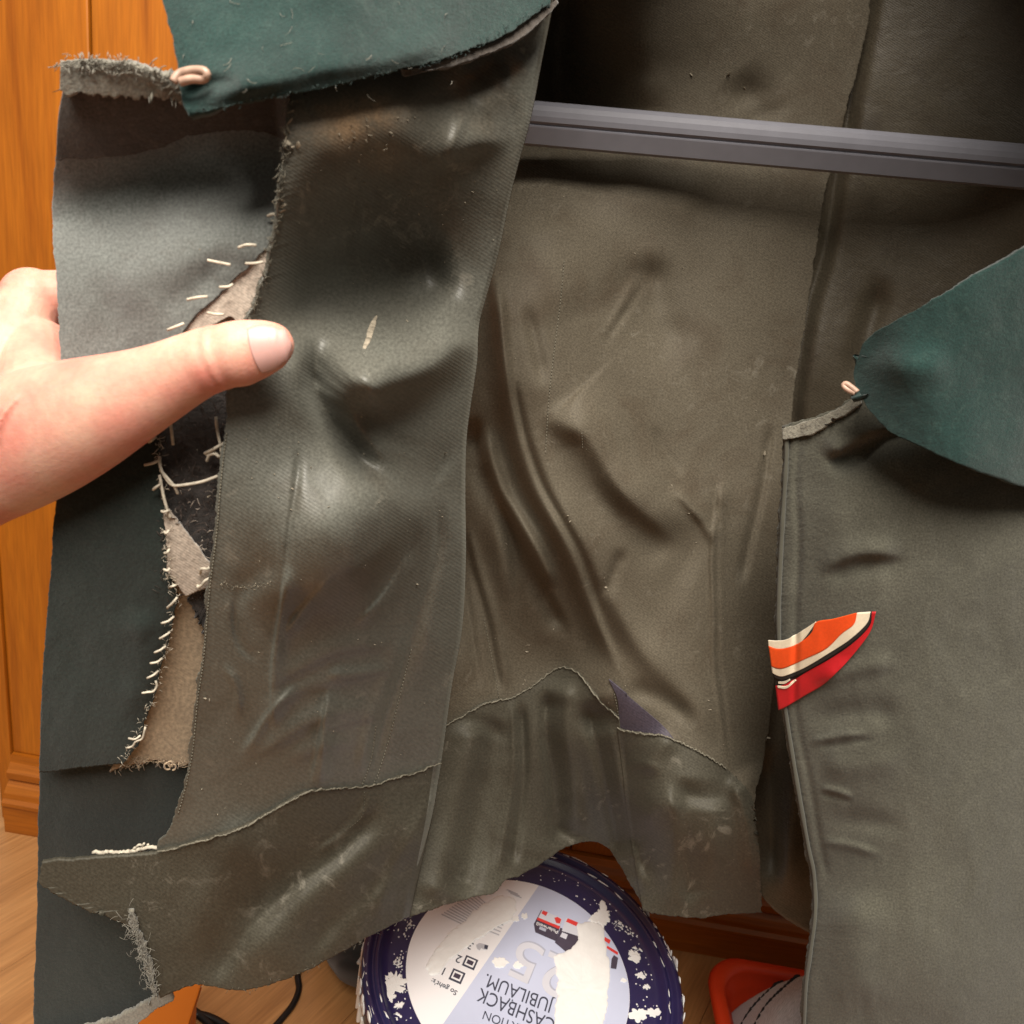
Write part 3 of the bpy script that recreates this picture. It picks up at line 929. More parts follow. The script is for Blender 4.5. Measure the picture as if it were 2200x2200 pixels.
# outer cloth of the front, lowest layer
JP.append(sheet('outer_cloth', 'greenwool', FE, [(170, 190), (150, 400), (150, 600), (145, 900), (120, 1200), (90, 1500), (80, 1900), (70, 2260)], [(618, 200), (602, 500), (545, 700), (512, 900), (478, 1300), (432, 1650), (375, 1850), (352, 2150)],
                [(170, 190), (400, 195), (618, 200)], [(70, 2260), (200, 2225), (300, 2180), (352, 2150)], 110, 320, None, .003, -.0085, (2, 0, 0, 3), 51))
# canvas interlining
JP.append(sheet('canvas_interlining', 'canvas', FE, [(420, 560), (330, 760), (330, 1000), (362, 1200), (360, 1290), (335, 1440), (305, 1540), (235, 1655)], [(612, 440), (582, 560), (526, 760), (500, 1000), (480, 1250), (452, 1450), (428, 1640)],
                [(420, 560), (540, 480), (612, 440)], [(235, 1655), (300, 1640), (330, 1632), (390, 1642), (428, 1640)], 70, 240, None, .0012, -.0050, (0, 0, 0, 5), 52))
# dark felt pad, pale canvas over it
JP.append(sheet('felt_pad', 'felt', FE, [(330, 800), (335, 900), (345, 1000), (362, 1110), (390, 1150), (420, 1185), (440, 1240), (400, 1290)], [(528, 720), (500, 900), (486, 1100), (466, 1300)],
                [(330, 800), (440, 745), (528, 720)], [(400, 1290), (425, 1320), (445, 1365), (466, 1385)], 90, 200, None, .002, -.0020, (3, 0, 0, 5), 53))
JP.append(sheet('canvas_patch', 'canvas_w', FE, [(352, 1100), (358, 1180), (362, 1230), (385, 1262), (398, 1282)], [(372, 1108), (412, 1160), (446, 1205), (470, 1225), (474, 1250)],
                [(352, 1100), (362, 1095), (372, 1108)], [(398, 1282), (425, 1270), (450, 1262), (474, 1250)], 50, 70, None, .0011, .0028, (2, 2, 0, 2), 54))
JP.append(sheet('canvas_strip', 'canvas_w', FE, [(596, 500), (540, 560), (490, 610), (440, 660), (390, 710)], [(604, 505), (580, 590), (556, 640), (538, 680), (522, 728)],
                [(596, 500), (604, 505)], [(390, 710), (440, 705), (475, 690), (500, 682), (522, 728)], 50, 90, None, .0011, .0006, (3, 0, 0, 2), 55))
# grey facing above the thumb and dark green facing below it
JP.append(sheet('grey_facing', 'greycloth', FE, [(125, 270), (112, 450), (120, 600), (128, 720), (130, 800)], [(632, 255), (618, 400), (600, 480), (575, 525), (530, 575), (470, 630), (420, 680), (395, 712), (340, 800)],
                [(125, 270), (350, 255), (632, 255)], [(130, 800), (240, 800), (340, 800)], 150, 170, None, .002, .0022, (2, 3, 0, 0), 56))
JP.append(sheet('green_facing', 'greenwool', FE, [(130, 800), (128, 950), (110, 1200), (92, 1450), (85, 1660)], [(345, 800), (338, 900), (343, 1010), (356, 1100), (360, 1180), (366, 1240), (378, 1290), (368, 1350), (345, 1440), (330, 1500), (312, 1545), (300, 1590), (262, 1640)],
                [(130, 800), (240, 800), (345, 800)], [(85, 1660), (180, 1650), (262, 1640)], 110, 240, None, .002, .0012, (2, 3, 0, 2), 57))
# brown worn lapel strip under the collar, with frayed pale edge
JP.append(sheet('lapel_underside', 'lapel', FE, [(140, 170), (125, 250), (120, 345)], [(660, 190), (645, 250), (640, 318)], [(140, 170), (280, 175), (400, 215), (660, 190)],
                [(120, 345), (300, 330), (420, 290), (560, 285), (640, 318)], 150, 50, None, .003, .0070, (0, 0, 3, 3), 58))
JP.append(sheet('frayed_edge', 'frayed', FE, [(130, 130), (128, 200)], [(402, 195), (396, 222)], [(130, 130), (210, 128), (280, 140), (340, 158), (385, 178), (402, 195)],
                [(128, 200), (220, 205), (276, 208), (320, 210), (360, 212), (396, 222)], 120, 26, None, .005, .0115, (0, 2, 5, 9), 59))
# frayed pale edges low on the left
JP.append(sheet('frayed_edge', 'frayed', FL, [(276, 1958), (300, 2040), (322, 2115), (330, 2140)], [(284, 1958), (312, 2035), (330, 2095), (341, 2142)], [(276, 1958), (284, 1958)], [(330, 2140), (341, 2142)], 14, 90, None, .002, .0046, (7, 5, 0, 0), 60))
JP.append(sheet('worn_hem_edge', 'frayed', FE, [(60, 2235), (70, 2275)], [(365, 2130), (372, 2150)], [(60, 2235), (200, 2205), (280, 2175), (330, 2140), (365, 2130)], [(70, 2275), (210, 2245), (290, 2205), (340, 2165), (372, 2150)], 110, 14, None, .003, .0002, (0, 0, 4, 4), 61))

# --- collar (teal), seen at the top of the held-open front
ptsC = [(350, -40, .276), (400, 240, .262), (560, 200, .263), (750, 175, .283), (1000, 110, .342), (1190, 0, .402), (700, 0, .288), (1000, -60, .36), (500, 60, .270), (300, -250, .32), (1150, -250, .42)]
FC = Field(ptsC, [([(400, 215), (600, 180), (800, 130), (1000, 70)], 40, 24, .006, .2), ([(500, 0), (640, 40), (800, 20)], 60, 50, -.003, .3), ([(380, 215), (440, 190), (520, 190)], 18, 14, -.003, .3)], .0014, 71)
JP.append(sheet('collar', 'teal', FC, [(330, -250), (345, -60), (355, 20), (378, 120), (385, 170), (392, 215), (405, 244)], [(1220, -250), (1200, -60), (1178, 8)],
                [(330, -250), (700, -250), (1220, -250)], [(405, 244), (460, 238), (560, 216), (700, 188), (830, 158), (960, 124), (1070, 82), (1130, 45), (1178, 8)], 200, 110, None, .0045, 0, (3, 2, 0, 3), 72))
JP.append(sheet('collar_edge', 'lapel', FC, [(880, 150), (884, 160)], [(1196, -4), (1200, 6)], [(880, 150), (960, 128), (1070, 86), (1130, 49), (1196, -4)], [(884, 160), (965, 142), (1080, 102), (1145, 62), (1200, 6)], 90, 10, None, .004, -.004, (0, 0, 2, 3), 73))
# metal loop at the collar
hk = catmull([(372, 176), (384, 160), (410, 152), (436, 152), (445, 160), (438, 170), (412, 170), (386, 176)], 40)
JP.append(tube('collar_hook', 'hook', wp(hk[:, 0], hk[:, 1], FC(hk[:, 0], hk[:, 1]) - .004), .0013, None, 8))

# loose thread ends and blanket stitches on the torn edge
ST = [[(575, 464), (587, 460), (596, 465)], [(512, 532), (530, 526), (550, 527)], [(446, 559), (465, 563), (495, 569)], [(528, 566), (545, 566), (565, 563)],
      [(402, 644), (425, 639), (446, 637)], [(472, 617), (490, 616), (500, 611)], [(446, 672), (462, 675), (480, 676)], [(360, 709), (378, 702), (395, 695)],
      [(613, 340), (640, 338), (665, 333), (692, 332)], [(612, 347), (640, 348), (665, 344), (690, 340)],
      [(320, 950), (328, 944), (334, 939)], [(311, 999), (325, 996), (342, 989)], [(329, 1052), (336, 1046), (344, 1041)],
      [(347, 1098), (352, 1100), (362, 1097)], [(353, 1142), (357, 1146), (363, 1139)], [(353, 1188), (358, 1188), (364, 1180)], [(352, 1223), (360, 1226), (364, 1221)], [(366, 1261), (372, 1259), (378, 1257)],
      [(359, 1306), (370, 1296), (381, 1283)], [(347, 1339), (362, 1334), (374, 1324)], [(343, 1372), (355, 1365), (365, 1358)], [(332, 1402), (345, 1396), (356, 1388)],
      [(323, 1425), (338, 1422), (348, 1414)], [(316, 1457), (330, 1450), (340, 1441)], [(305, 1489), (318, 1487), (330, 1485), (337, 1473), (334, 1463)],
      [(272, 1607), (285, 1603), (292, 1592), (305, 1588), (310, 1572), (312, 1562)], [(276, 1586), (290, 1588), (302, 1580)]]
for s in ST:
    offs = .0062 if s[0][1] < 730 else .0048
    JP.append(thread_on('stitch', 'thread', FE, s, offs, .00052, None, 12, .0012))
# long loose threads across the felt
for s, lf in (([(343, 980), (344, 1000), (352, 1020), (370, 1042), (400, 1041), (440, 1033), (482, 1013), (478, 985), (472, 950), (466, 920), (464, 895)], .003),
              ([(440, 974), (455, 967), (470, 958), (488, 949)], .003), ([(444, 990), (450, 978), (462, 975), (470, 982), (460, 972), (444, 978)], .002),
              ([(364, 890), (368, 920), (372, 955)], .001), ([(345, 1010), (362, 1030), (375, 1045), (382, 1060)], .002),
              ([(430, 1232), (433, 1222), (446, 1222), (452, 1217)], .002), ([(426, 1256), (425, 1262), (434, 1256), (440, 1248), (452, 1240), (456, 1228)], .002),
              ([(343, 1020), (350, 1060), (358, 1090), (366, 1112)], .001)):
    JP.append(thread_on('loose_thread', 'thread', FE, s, .0038, .0006, None, 40, lf))
# curly frayed ends
for cx, cy, rr in ((360, 1646, 8), (372, 1648, 7), (366, 1641, 6), (300, 1822, 8), (292, 1826, 6), (312, 1818, 7)):
    a = np.linspace(0, 5.2, 18) + rng.uniform(0, 6)
    q = np.stack([cx + rr * np.cos(a) * np.linspace(1, .7, 18), cy + rr * .9 * np.sin(a)], -1)
    JP.append(tube('frayed_thread', 'thread' if cy > 1700 else 'canvas', wp(q[:, 0], q[:, 1], FE(q[:, 0], q[:, 1]) - .0052), .00045 if cy < 1700 else .0007, None, 6))
JP.append(thread_on('loose_thread', 'thread', FE, [(200, 1832), (276, 1830), (310, 1822), (345, 1820), (352, 1830)], .0060, .0011, None, 40, 0, 1.5))


# knots and dried lumps on the lining edge
def crumbs(name, field, spots, off, mat, parent_list, seed=1):
    r_ = random.Random(seed)
    bm = bmesh.new()
    for (x, y, s) in spots:
        c = wp(x, y, float(field(np.array([x]), np.array([y]))[0]) - off)
        mtx = Matrix.Translation(Vector(c)) @ Matrix.Rotation(r_.uniform(0, 6.3), 4, Vector((r_.uniform(-1, 1), r_.uniform(-1, 1), r_.uniform(-1, 1))).normalized()) @ Matrix.Diagonal((s * r_.uniform(.4, 2.2), s * r_.uniform(.25, .8), s * r_.uniform(.12, .4), 1))
        bmesh.ops.create_icosphere(bm, subdivisions=1, radius=1, matrix=mtx)
    for v in bm.verts:
        v.co += Vector((r_.uniform(-1, 1), r_.uniform(-1, 1), r_.uniform(-1, 1))) * 0.00012
    me = bpy.data.meshes.new(name)
    bm.to_mesh(me)
    bm.free()
    o = link(name, me, mat, None, False)
    o['kind'] = 'stuff'
    parent_list.append(o)


crumbs('edge_lumps', FL, [(612, 300, .0016), (618, 306, .0014), (614, 312, .0015), (628, 316, .0015), (640, 312, .0013), (606, 430, .0011), (609, 442, .0012), (604, 455, .0011), (624, 240, .0009), (622, 262, .0010), (620, 280, .0009)], .0010, 'crust', JP, 3)
sp = []
r_ = random.Random(5)
for _ in range(60):
    sp.append((r_.gauss(830, 110), r_.gauss(470, 60), r_.uniform(.0002, .0005)))
for _ in range(36):
    sp.append((r_.gauss(790, 40), r_.gauss(280, 40), r_.uniform(.0003, .0009)))
for x, y, s in ((1020, 390, .0009), (1015, 412, .0007), (965, 425, .0005), (958, 440, .0004), (875, 690, .0010), (782, 975, .0006), (956, 973, .0009), (778, 890, .0006), (777, 896, .0005), (640, 975, .0004),
                (668, 1005, .0006), (628, 1050, .0007), (625, 1095, .0006), (950, 1110, .0004), (895, 1255, .0008), (885, 1230, .0006), (880, 1195, .0004), (940, 1190, .0004), (716, 1570, .0005), (712, 1575, .0004), (640, 1750, .0004),
                (440, 1500, .0006), (450, 1503, .0005), (430, 1850, .0006), (694, 1728, .0006), (820, 1380, .0005), (805, 1385, .0004), (600, 1950, .0004), (340, 2020, .0007), (365, 2040, .0006)):
    sp.append((x, y, s))
for _ in range(110):
    sp.append((r_.uniform(420, 960), r_.uniform(900, 2000), r_.uniform(.00015, .0004)))
for k in range(70):
    t = r_.random()
    sp.append((470 + 110 * t + r_.gauss(0, 3), 1253 + 10 * math.sin(t * 3.1) + r_.gauss(0, 3), r_.uniform(.0001, .0003)))
crumbs('lint', FL, [s for s in sp if s[1] > 170], .0004, 'crust', JP, 9)
sb = [(1485, 160, .0010), (1565, 160, .0014), (1600, 190, .0009), (1642, 972, .0022), (1132, 1400, .0014), (1134, 1386, .0011), (1128, 1462, .0013), (1124, 1470, .0008), (1088, 1168, .0011), (1085, 1180, .0009), (1300, 1250, .0010),
      (1302, 1262, .0012), (1298, 1242, .0008), (1450, 1075, .0010), (1447, 1095, .0009), (1480, 1103, .0010), (1525, 1525, .0010), (1522, 1505, .0006), (1220, 1108, .0009), (1650, 1585, .0010), (1555, 1600, .0007), (1225, 1120, .0006)]
for _ in range(120):
    sb.append((r_.uniform(1020, 1660), r_.uniform(420, 1900), r_.uniform(.0002, .0005)))
crumbs('lint', FB, sb, .0004, 'crust', JP, 10)
# thin scratch of pale threads in the lit patch
scr = sheet('worn_scratch', 'crust', FL, [(803, 682), (793, 700), (786, 725), (780, 748)], [(811, 676), (806, 700), (798, 727), (786, 750)], [(803, 682), (811, 676)], [(780, 748), (786, 750)], 6, 40, None, .0002, .0003, (1.5, 1.5, 0, 0), 5)
JP.append(scr)

# loose fibres standing off torn edges and felt
def fuzz(field, sampler, n, off, ln, mat, r=.00011, seed=3, name='loose_fibres'):
    q_ = np.random.default_rng(seed)
    Vs, Fs, base = [], [], 0
    for _ in range(n):
        x, y = sampler(q_)
        a0 = q_.uniform(0, 2 * math.pi)
        l = ln * q_.uniform(.4, 1.3)
        t = np.linspace(0, 1, 6)
        bend = q_.normal(0, 1.3)
        ang_ = a0 + bend * t
        px = x + np.cumsum(np.cos(ang_)) * l / 6
        py = y + np.cumsum(np.sin(ang_)) * l / 6
        Y = field(px, py) - off - .0012 * np.sin(math.pi * t) * q_.uniform(.3, 1.6)
        V, F_ = tube_mesh('f', wp(px, py, Y), r * q_.uniform(.6, 1.5), 4, False)
        Vs.append(V)
        Fs += [tuple(i + base for i in f) for f in F_]
        base += len(V)
    o = link(name, mesh_from(name, np.vstack(Vs), Fs), mat)
    o['kind'] = 'stuff'
    JP.append(o)


def along(line, spread):
    c_ = catmull(line, 200)

    def f(q_):
        p_ = c_[q_.integers(0, 200)]
        return p_[0] + q_.normal(0, spread), p_[1] + q_.normal(0, spread)
    return f


fuzz(FE, lambda q_: (q_.uniform(345, 500), q_.uniform(830, 1290)), 420, .0005, 24, 'felt_fibre', .00014, 3)
fuzz(FE, lambda q_: (q_.uniform(380, 500), q_.uniform(1040, 1200)), 45, .0008, 16, 'canvas_w', .00010, 4)
fuzz(FL, along(L_left[:9], 3), 260, .0008, 16, 'thread_d', .00010, 5)
fuzz(FE, along([(130, 135), (280, 145), (340, 165), (400, 200)], 7), 260, .0120, 22, 'frayed', .00012, 6)
fuzz(FE, along([(343, 900), (345, 1010), (358, 1100), (362, 1230), (378, 1290), (345, 1440), (312, 1545), (262, 1640)], 3), 200, .0030, 14, 'thread', .00009, 7)
fuzz(FL, along([(272, 1965), (300, 2040), (325, 2110), (335, 2140)], 8), 160, .0062, 20, 'frayed', .00012, 8)
fuzz(FL, along(bandL_bottom, 2), 60, .0028, 9, 'thread_d', .00009, 9)
fuzz(FE, along([(240, 1652), (300, 1642), (330, 1634), (400, 1644)], 3), 110, -.0040, 14, 'canvas', .00011, 10)
fuzz(FC, along([(405, 240), (560, 214), (830, 156), (1000, 110), (1178, 8)], 2), 130, .0006, 9, 'teal', .00010, 11)
fuzz(FC, lambda q_: (q_.uniform(370, 1000), q_.uniform(0, 200)), 30, .0005, 26, 'frayed', .00006, 12)

# shoulders closing the jacket above (out of the picture, they shade the inside)
for xa, xb, ya, yb, zt, dz in ((-.30, .075, .34, .66, 1.245, -.06), (.125, .62, .22, .64, 1.262, -.02)):
    uu_, vv_ = np.meshgrid(np.linspace(0, 1, 24), np.linspace(0, 1, 24))
    X_ = xa + (xb - xa) * uu_
    Y_ = ya + (yb - ya) * vv_
    Z_ = zt + .035 * np.sin(math.pi * vv_) + dz * ((1 - uu_) if xa < 0 else uu_)
    JP.append(link('shoulder', grid_mesh('shoulder', np.stack([X_, Y_, Z_], -1), .003), 'fieldgrey'))

# --- the other front, hanging beside: outer cloth towards us
ptsR = [(1680, 900, .425), (1672, 1100, .420), (1662, 1330, .416), (1680, 1520, .412), (1715, 1750, .408), (1745, 1900, .405), (1725, 2230, .392), (1850, 870, .405), (1800, 1100, .395), (1800, 1400, .392), (1830, 1700, .385), (1830, 2000, .378),
        (2000, 1000, .385), (2000, 1500, .375), (2000, 2100, .360), (2200, 1200, .385), (2200, 2000, .37), (2350, 1000, .40), (2350, 1500, .39), (2350, 2200, .38)]
foldsR = [([(1775, 1015), (1840, 975), (1900, 945), (1990, 920)], 14, 22, -.008, .2), ([(1770, 990), (1840, 950), (1920, 910)], 26, 12, .006, .25),
          ([(1755, 1238), (1800, 1205), (1860, 1182), (1950, 1195)], 30, 14, .0036, .25), ([(1765, 1250), (1820, 1215), (1900, 1200), (1960, 1215)], 12, 30, -.0028, .25),
          ([(1740, 1455), (1830, 1440), (1940, 1420)], 24, 18, .003, .3), ([(1745, 1590), (1800, 1580), (1880, 1575)], 8, 10, .0022, .2), ([(1760, 1600), (1830, 1590), (1890, 1588)], 8, 8, -.0016, .2),
          ([(1765, 1690), (1800, 1695), (1840, 1708)], 7, 8, .0022, .2), ([(1765, 1698), (1800, 1704), (1840, 1716)], 5, 8, -.0018, .2), ([(1770, 1805), (1830, 1815), (1905, 1840)], 8, 10, .0022, .2),
          ([(1740, 1545), (1840, 1530), (1960, 1540)], 30, 26, -.004, .3), ([(1760, 1640), (1850, 1640), (1960, 1630)], 30, 26, .003, .3), ([(1770, 1760), (1860, 1760), (1960, 1780)], 26, 26, -.003, .3),
          ([(1724, 900), (1716, 1100), (1708, 1330), (1722, 1520), (1757, 1750), (1790, 1900)], 7, 7, -.0018, .05), ([(1850, 1900), (1840, 2050), (1860, 2200)], 40, 50, .006, .3)]
FR = Field(ptsR, foldsR, .0013, 81)
R_left = [(1682, 915), (1680, 1000), (1672, 1130), (1666, 1250), (1664, 1340), (1668, 1440), (1678, 1520), (1690, 1600), (1710, 1720), (1728, 1820), (1740, 1880), (1743, 1960), (1732, 2050), (1722, 2130), (1716, 2300)]
JP.append(sheet('front_flap', 'fieldgrey', FR, R_left, [(2560, 560), (2580, 1100), (2570, 1400), (2580, 1700), (2590, 2000), (2590, 2300)], [(1682, 915), (1740, 900), (1790, 880), (1830, 855), (1900, 830), (2330, 680), (2560, 560)], [(1716, 2300), (1900, 2320), (2350, 2310), (2590, 2300)],
                280, 420, None, .004, 0, (3, 0, 3, 0), 82, lambda u, v, G: np.clip(1 - u / .03, 0, 1) ** 2 * .004 + np.clip((u - .62) / .38, 0, 1) ** 2 * .13))
JP.append(sheet('rolled_edge', 'frayed', FR, [(1680, 920), (1681, 945)], [(1845, 848), (1850, 866)], [(1680, 920), (1740, 903), (1790, 884), (1845, 848)], [(1681, 945), (1740, 935), (1790, 905), (1850, 866)], 60, 14, None, .004, .0030, (0, 0, 2, 3), 83))
# piping along the front edge
c = catmull(R_left, 200)
JP.append(tube('edge_piping', 'fieldgrey', wp(c[:, 0] + 9, c[:, 1], FR(c[:, 0] + 9, c[:, 1]) - .0003), .0012 + .0004 * vnoise(np.arange(200) / 5., np.zeros(200), 4), None, 8))
# right end of the collar
ptsCR = [(1835, 800, .385), (1870, 720, .380), (1925, 690, .37), (2060, 620, .36), (1860, 870, .375), (1925, 935, .362), (2060, 1000, .35), (1950, 820, .360), (2120, 800, .36), (2330, 500, .37), (2330, 1050, .37)]
FCR = Field(ptsCR, [([(1870, 740), (1930, 780), (2050, 790)], 40, 40, .004, .3)], .0014, 91)
JP.append(sheet('collar', 'teal', FCR, [(1842, 770), (1834, 800), (1838, 825), (1850, 850)], [(2520, 330), (2550, 700), (2520, 1060)], [(1842, 770), (1858, 735), (1890, 708), (1930, 686), (2100, 590), (2330, 460), (2520, 330)], [(1850, 850), (1866, 880), (1900, 916), (1935, 940), (2120, 1020), (2330, 1075), (2520, 1060)], 170, 80, None, .0045, 0, (0, 0, 2, 2), 92, lambda u, v, G: np.clip((u - .5) / .5, 0, 1) ** 2 * .12))
hk = catmull([(1838, 845), (1822, 838), (1812, 828), (1818, 824), (1830, 832), (1842, 842)], 24)
JP.append(tube('collar_hook', 'hook', wp(hk[:, 0], hk[:, 1], FCR(hk[:, 0], hk[:, 1]) - .001), .0013, None, 8))

# --- ribbon sewn through the buttonhole: stripes as raised woven bands
rib = bpy.data.objects.new('ribbon', None)
C.objects.link(rib)
rib['label'] = 'orange red, cream and black striped ribbon sewn to the front edge'
stripes = []
A = [(1650, 1376), (1668, 1377), (1690, 1374), (1720, 1357), (1752, 1336)]
Bl = [(1651, 1388), (1668, 1394), (1690, 1392), (1720, 1380), (1753, 1338)]
Ct = [(1651, 1388), (1670, 1394), (1695, 1391), (1725, 1376), (1744, 1358), (1753, 1337), (1790, 1330), (1841, 1317)]
D = [(1657, 1432), (1672, 1437), (1690, 1434), (1730, 1416), (1775, 1394), (1808, 1362), (1834, 1342), (1841, 1317)]
Ed = [(1659, 1446), (1674, 1453), (1690, 1451), (1730, 1434), (1780, 1404), (1826, 1374), (1862, 1340), (1870, 1315)]
G_ = [(1662, 1454), (1676, 1460), (1692, 1458), (1732, 1441), (1784, 1411), (1830, 1379), (1866, 1344), (1873, 1315)]
G2 = [(1666, 1474), (1680, 1473), (1700, 1464), (1740, 1440), (1788, 1413), (1833, 1382), (1868, 1346), (1873, 1315)]
K = [(1672, 1526), (1690, 1518), (1730, 1494), (1770, 1470), (1810, 1432), (1850, 1386), (1872, 1352), (1882, 1315)]


def stripe(mat, top, bot, off, th=.0007, nm='stripe'):
    o = sheet(nm, mat, FR, [top[0], bot[0]], [top[-1], bot[-1]], top, bot, 70, 16, None, th, off)
    stripes.append(o)


stripe('ribbon_w', A, Bl, .0044)
stripe('ribbon_o', Ct, D, .0046)
stripe('ribbon_w', D, Ed, .0044)
stripe('ribbon_b', Ed, G_, .0040)
stripe('ribbon_b', G_, G2, .0022)
stripe('ribbon_r', G2, K, .0030)
stripe('ribbon_w', [(1672, 1465), (1685, 1464), (1696, 1459)], [(1672, 1469), (1686, 1469), (1698, 1461)], .0034)
stripe('ribbon_w', [(1670, 1474), (1690, 1474), (1708, 1460)], [(1671, 1478), (1690, 1479), (1710, 1463)], .0036)
JP.append(rib)
for o in JP:
    sub(jacket, o)
for o in stripes:
    sub(rib, o)

# ------------------------------------------------------------------ hanger
hang = empty('clothes_hanger', 'grey plastic clothes hanger with a ribbed bar inside the jacket', 'hanger', (0.08, 0.50, 1.04))
bl = wp(560, 215, .512)
br = wp(2330, 372, .517)
n = 24
P = np.array([bl + (br - bl) * t for t in np.linspace(0, 1, n)])
# ribbed bar: profile with grooves, swept along
# flat upper face, groove, rounded lower lip (side = away from us, up)
prof = [(.0066, .0112), (-.0005, .0116), (-.0022, .0108), (-.0066, .0022), (-.0068, .0014), (-.0058, .0008), (-.0064, .0000), (-.0080, -.0008), (-.0086, -.0036), (-.0084, -.0066), (-.0074, -.0094), (-.0052, -.0116),
        (-.0020, -.0124), (.0030, -.0118), (.0060, -.0090), (.0070, -.0040)]
V = []
ax = (br - bl) / np.linalg.norm(br - bl)
side = -np.cross((0, 0, 1), ax) * -1.0
side /= np.linalg.norm(side)
upv = np.cross(side, ax)
for p in P:
    for (a, b_) in prof:
        V.append(p + side * a + upv * b_)
Fc = []
m_ = len(prof)
for i in range(n - 1):
    for j in range(m_):
        Fc.append((i * m_ + j, i * m_ + (j + 1) % m_, (i + 1) * m_ + (j + 1) % m_, (i + 1) * m_ + j))
Fc += [tuple(range(m_ - 1, -1, -1)), tuple((n - 1) * m_ + j for j in range(m_))]
parts = [link('trouser_bar', mesh_from('trouser_bar', V, Fc), 'plastic', None, False)]
top = np.array([.5 * (bl[0] + br[0]), .5, bl[2] + .24])
for e in (bl, br):
    q = catmull([e, e + np.array([0, 0, .03]), e + (top - e) * .25 + np.array([0, 0, .05]), e + (top - e) * .7 + np.array([0, 0, .03]), top], 40)
    parts.append(tube('shoulder_arm', 'plastic', q, np.linspace(.010, .008, 40), None, 14))
M['steel'] = plain_mat('hook_steel', (0.5, 0.5, 0.5), 0.25, 0.6, 0.05, 40)
a = np.linspace(-math.pi / 2, math.pi, 40)
q = np.vstack([top, top + np.array([0, 0, .04]), top + np.stack([.025 * np.cos(a), 0 * a, .09 + .025 * np.sin(a)], -1) + np.array([0, 0, 0])])
parts.append(tube('hook', 'steel', resample(q, 60), .0018, None, 10))
for o in parts:
    sub(hang, o)

# ------------------------------------------------------------------ the hand holding the front open
def skin_mat():
    m, nt, b = new_mat('skin')
    L = nt.links
    tc = N(nt, 'ShaderNodeTexCoord')
    n1 = N(nt, 'ShaderNodeTexNoise', i_Scale=38.0, i_Detail=4.0, i_Roughness=0.5)
    L.new(tc.outputs['Object'], n1.inputs['Vector'])
    r1 = ramp(nt, [(0.32, (0.64, 0.225, 0.175)), (0.66, (0.69, 0.405, 0.305))])
    L.new(n1.outputs['Fac'], r1.inputs[0])
    n2 = N(nt, 'ShaderNodeTexNoise', i_Scale=420.0, i_Detail=3.0)
    L.new(tc.outputs['Object'], n2.inputs['Vector'])
    r2 = ramp(nt, [(0.3, (0.93,) * 3), (0.7, (1.05,) * 3)])
    L.new(n2.outputs['Fac'], r2.inputs[0])
    L.new(mixc(nt, 1.0, r1.outputs[0], r2.outputs[0], 'MULTIPLY'), b.inputs['Base Color'])
    b.inputs['Subsurface Weight'].default_value = 0.35
    b.inputs['Subsurface Radius'].default_value = (0.006, 0.0022, 0.0011)
    b.inputs['Subsurface Scale'].default_value = 0.6
    b.inputs['Roughness'].default_value = 0.52
    b.inputs['Specular IOR Level'].default_value = 0.35
    v = N(nt, 'ShaderNodeTexVoronoi', i_Scale=900.0)
    L.new(tc.outputs['Object'], v.inputs['Vector'])
    bp = N(nt, 'ShaderNodeBump', i_Strength=0.12, i_Distance=0.0004)
    L.new(v.outputs['Distance'], bp.inputs['Height'])
    n3 = N(nt, 'ShaderNodeTexNoise', i_Scale=150.0, i_Detail=4.0)
    L.new(tc.outputs['Object'], n3.inputs['Vector'])
    bp2 = N(nt, 'ShaderNodeBump', i_Strength=0.10, i_Distance=0.001)
    L.new(n3.outputs['Fac'], bp2.inputs['Height'])
    L.new(bp.outputs[0], bp2.inputs['Normal'])
    L.new(bp2.outputs[0], b.inputs['Normal'])
    return m


M['skin'] = skin_mat()
M['nail'] = plain_mat('fingernail', (0.58, 0.335, 0.30), 0.38, 0.5, 0.06, 120)
nb = M['nail'].node_tree.nodes['Principled BSDF']
nb.inputs['Subsurface Weight'].default_value = 0.3
nb.inputs['Subsurface Radius'].default_value = (0.003, 0.0015, 0.001)

hand = empty('hand', 'bare hand whose thumb pins back the torn front edge of the jacket', 'hand', (-0.10, 0.256, 0.94))

# thumb and wrist: sections (px, py, half height px, distance, depth ratio)
TH = [(632, 741, 4, 0.2680, .8), (629, 741, 16, 0.2677, .8), (623, 741, 28, 0.2673, .8), (612, 741, 40, 0.2667, .8), (597, 742, 49, 0.2663, .82), (575, 745, 57, 0.2661, .84), (548, 751, 64, 0.2660, .86),
      (515, 759, 70, 0.2655, .88), (485, 765, 71.5, 0.2650, .9), (462, 770, 70.5, 0.2650, .9), (435, 778, 71, 0.2650, .88), (400, 795, 73, 0.2655, .85), (350, 820, 82, 0.2655, .82), (300, 843, 93, 0.2653, .8),
      (250, 864, 106, 0.2650, .8), (180, 893, 124, 0.2665, .78), (100, 926, 138, 0.2685, .74), (20, 962, 142, 0.2705, .70), (-80, 1006, 140, 0.2725, .70), (-200, 1070, 152, 0.2745, .72), (-360, 1140, 160, 0.2765, .75)]
th = np.array(TH)
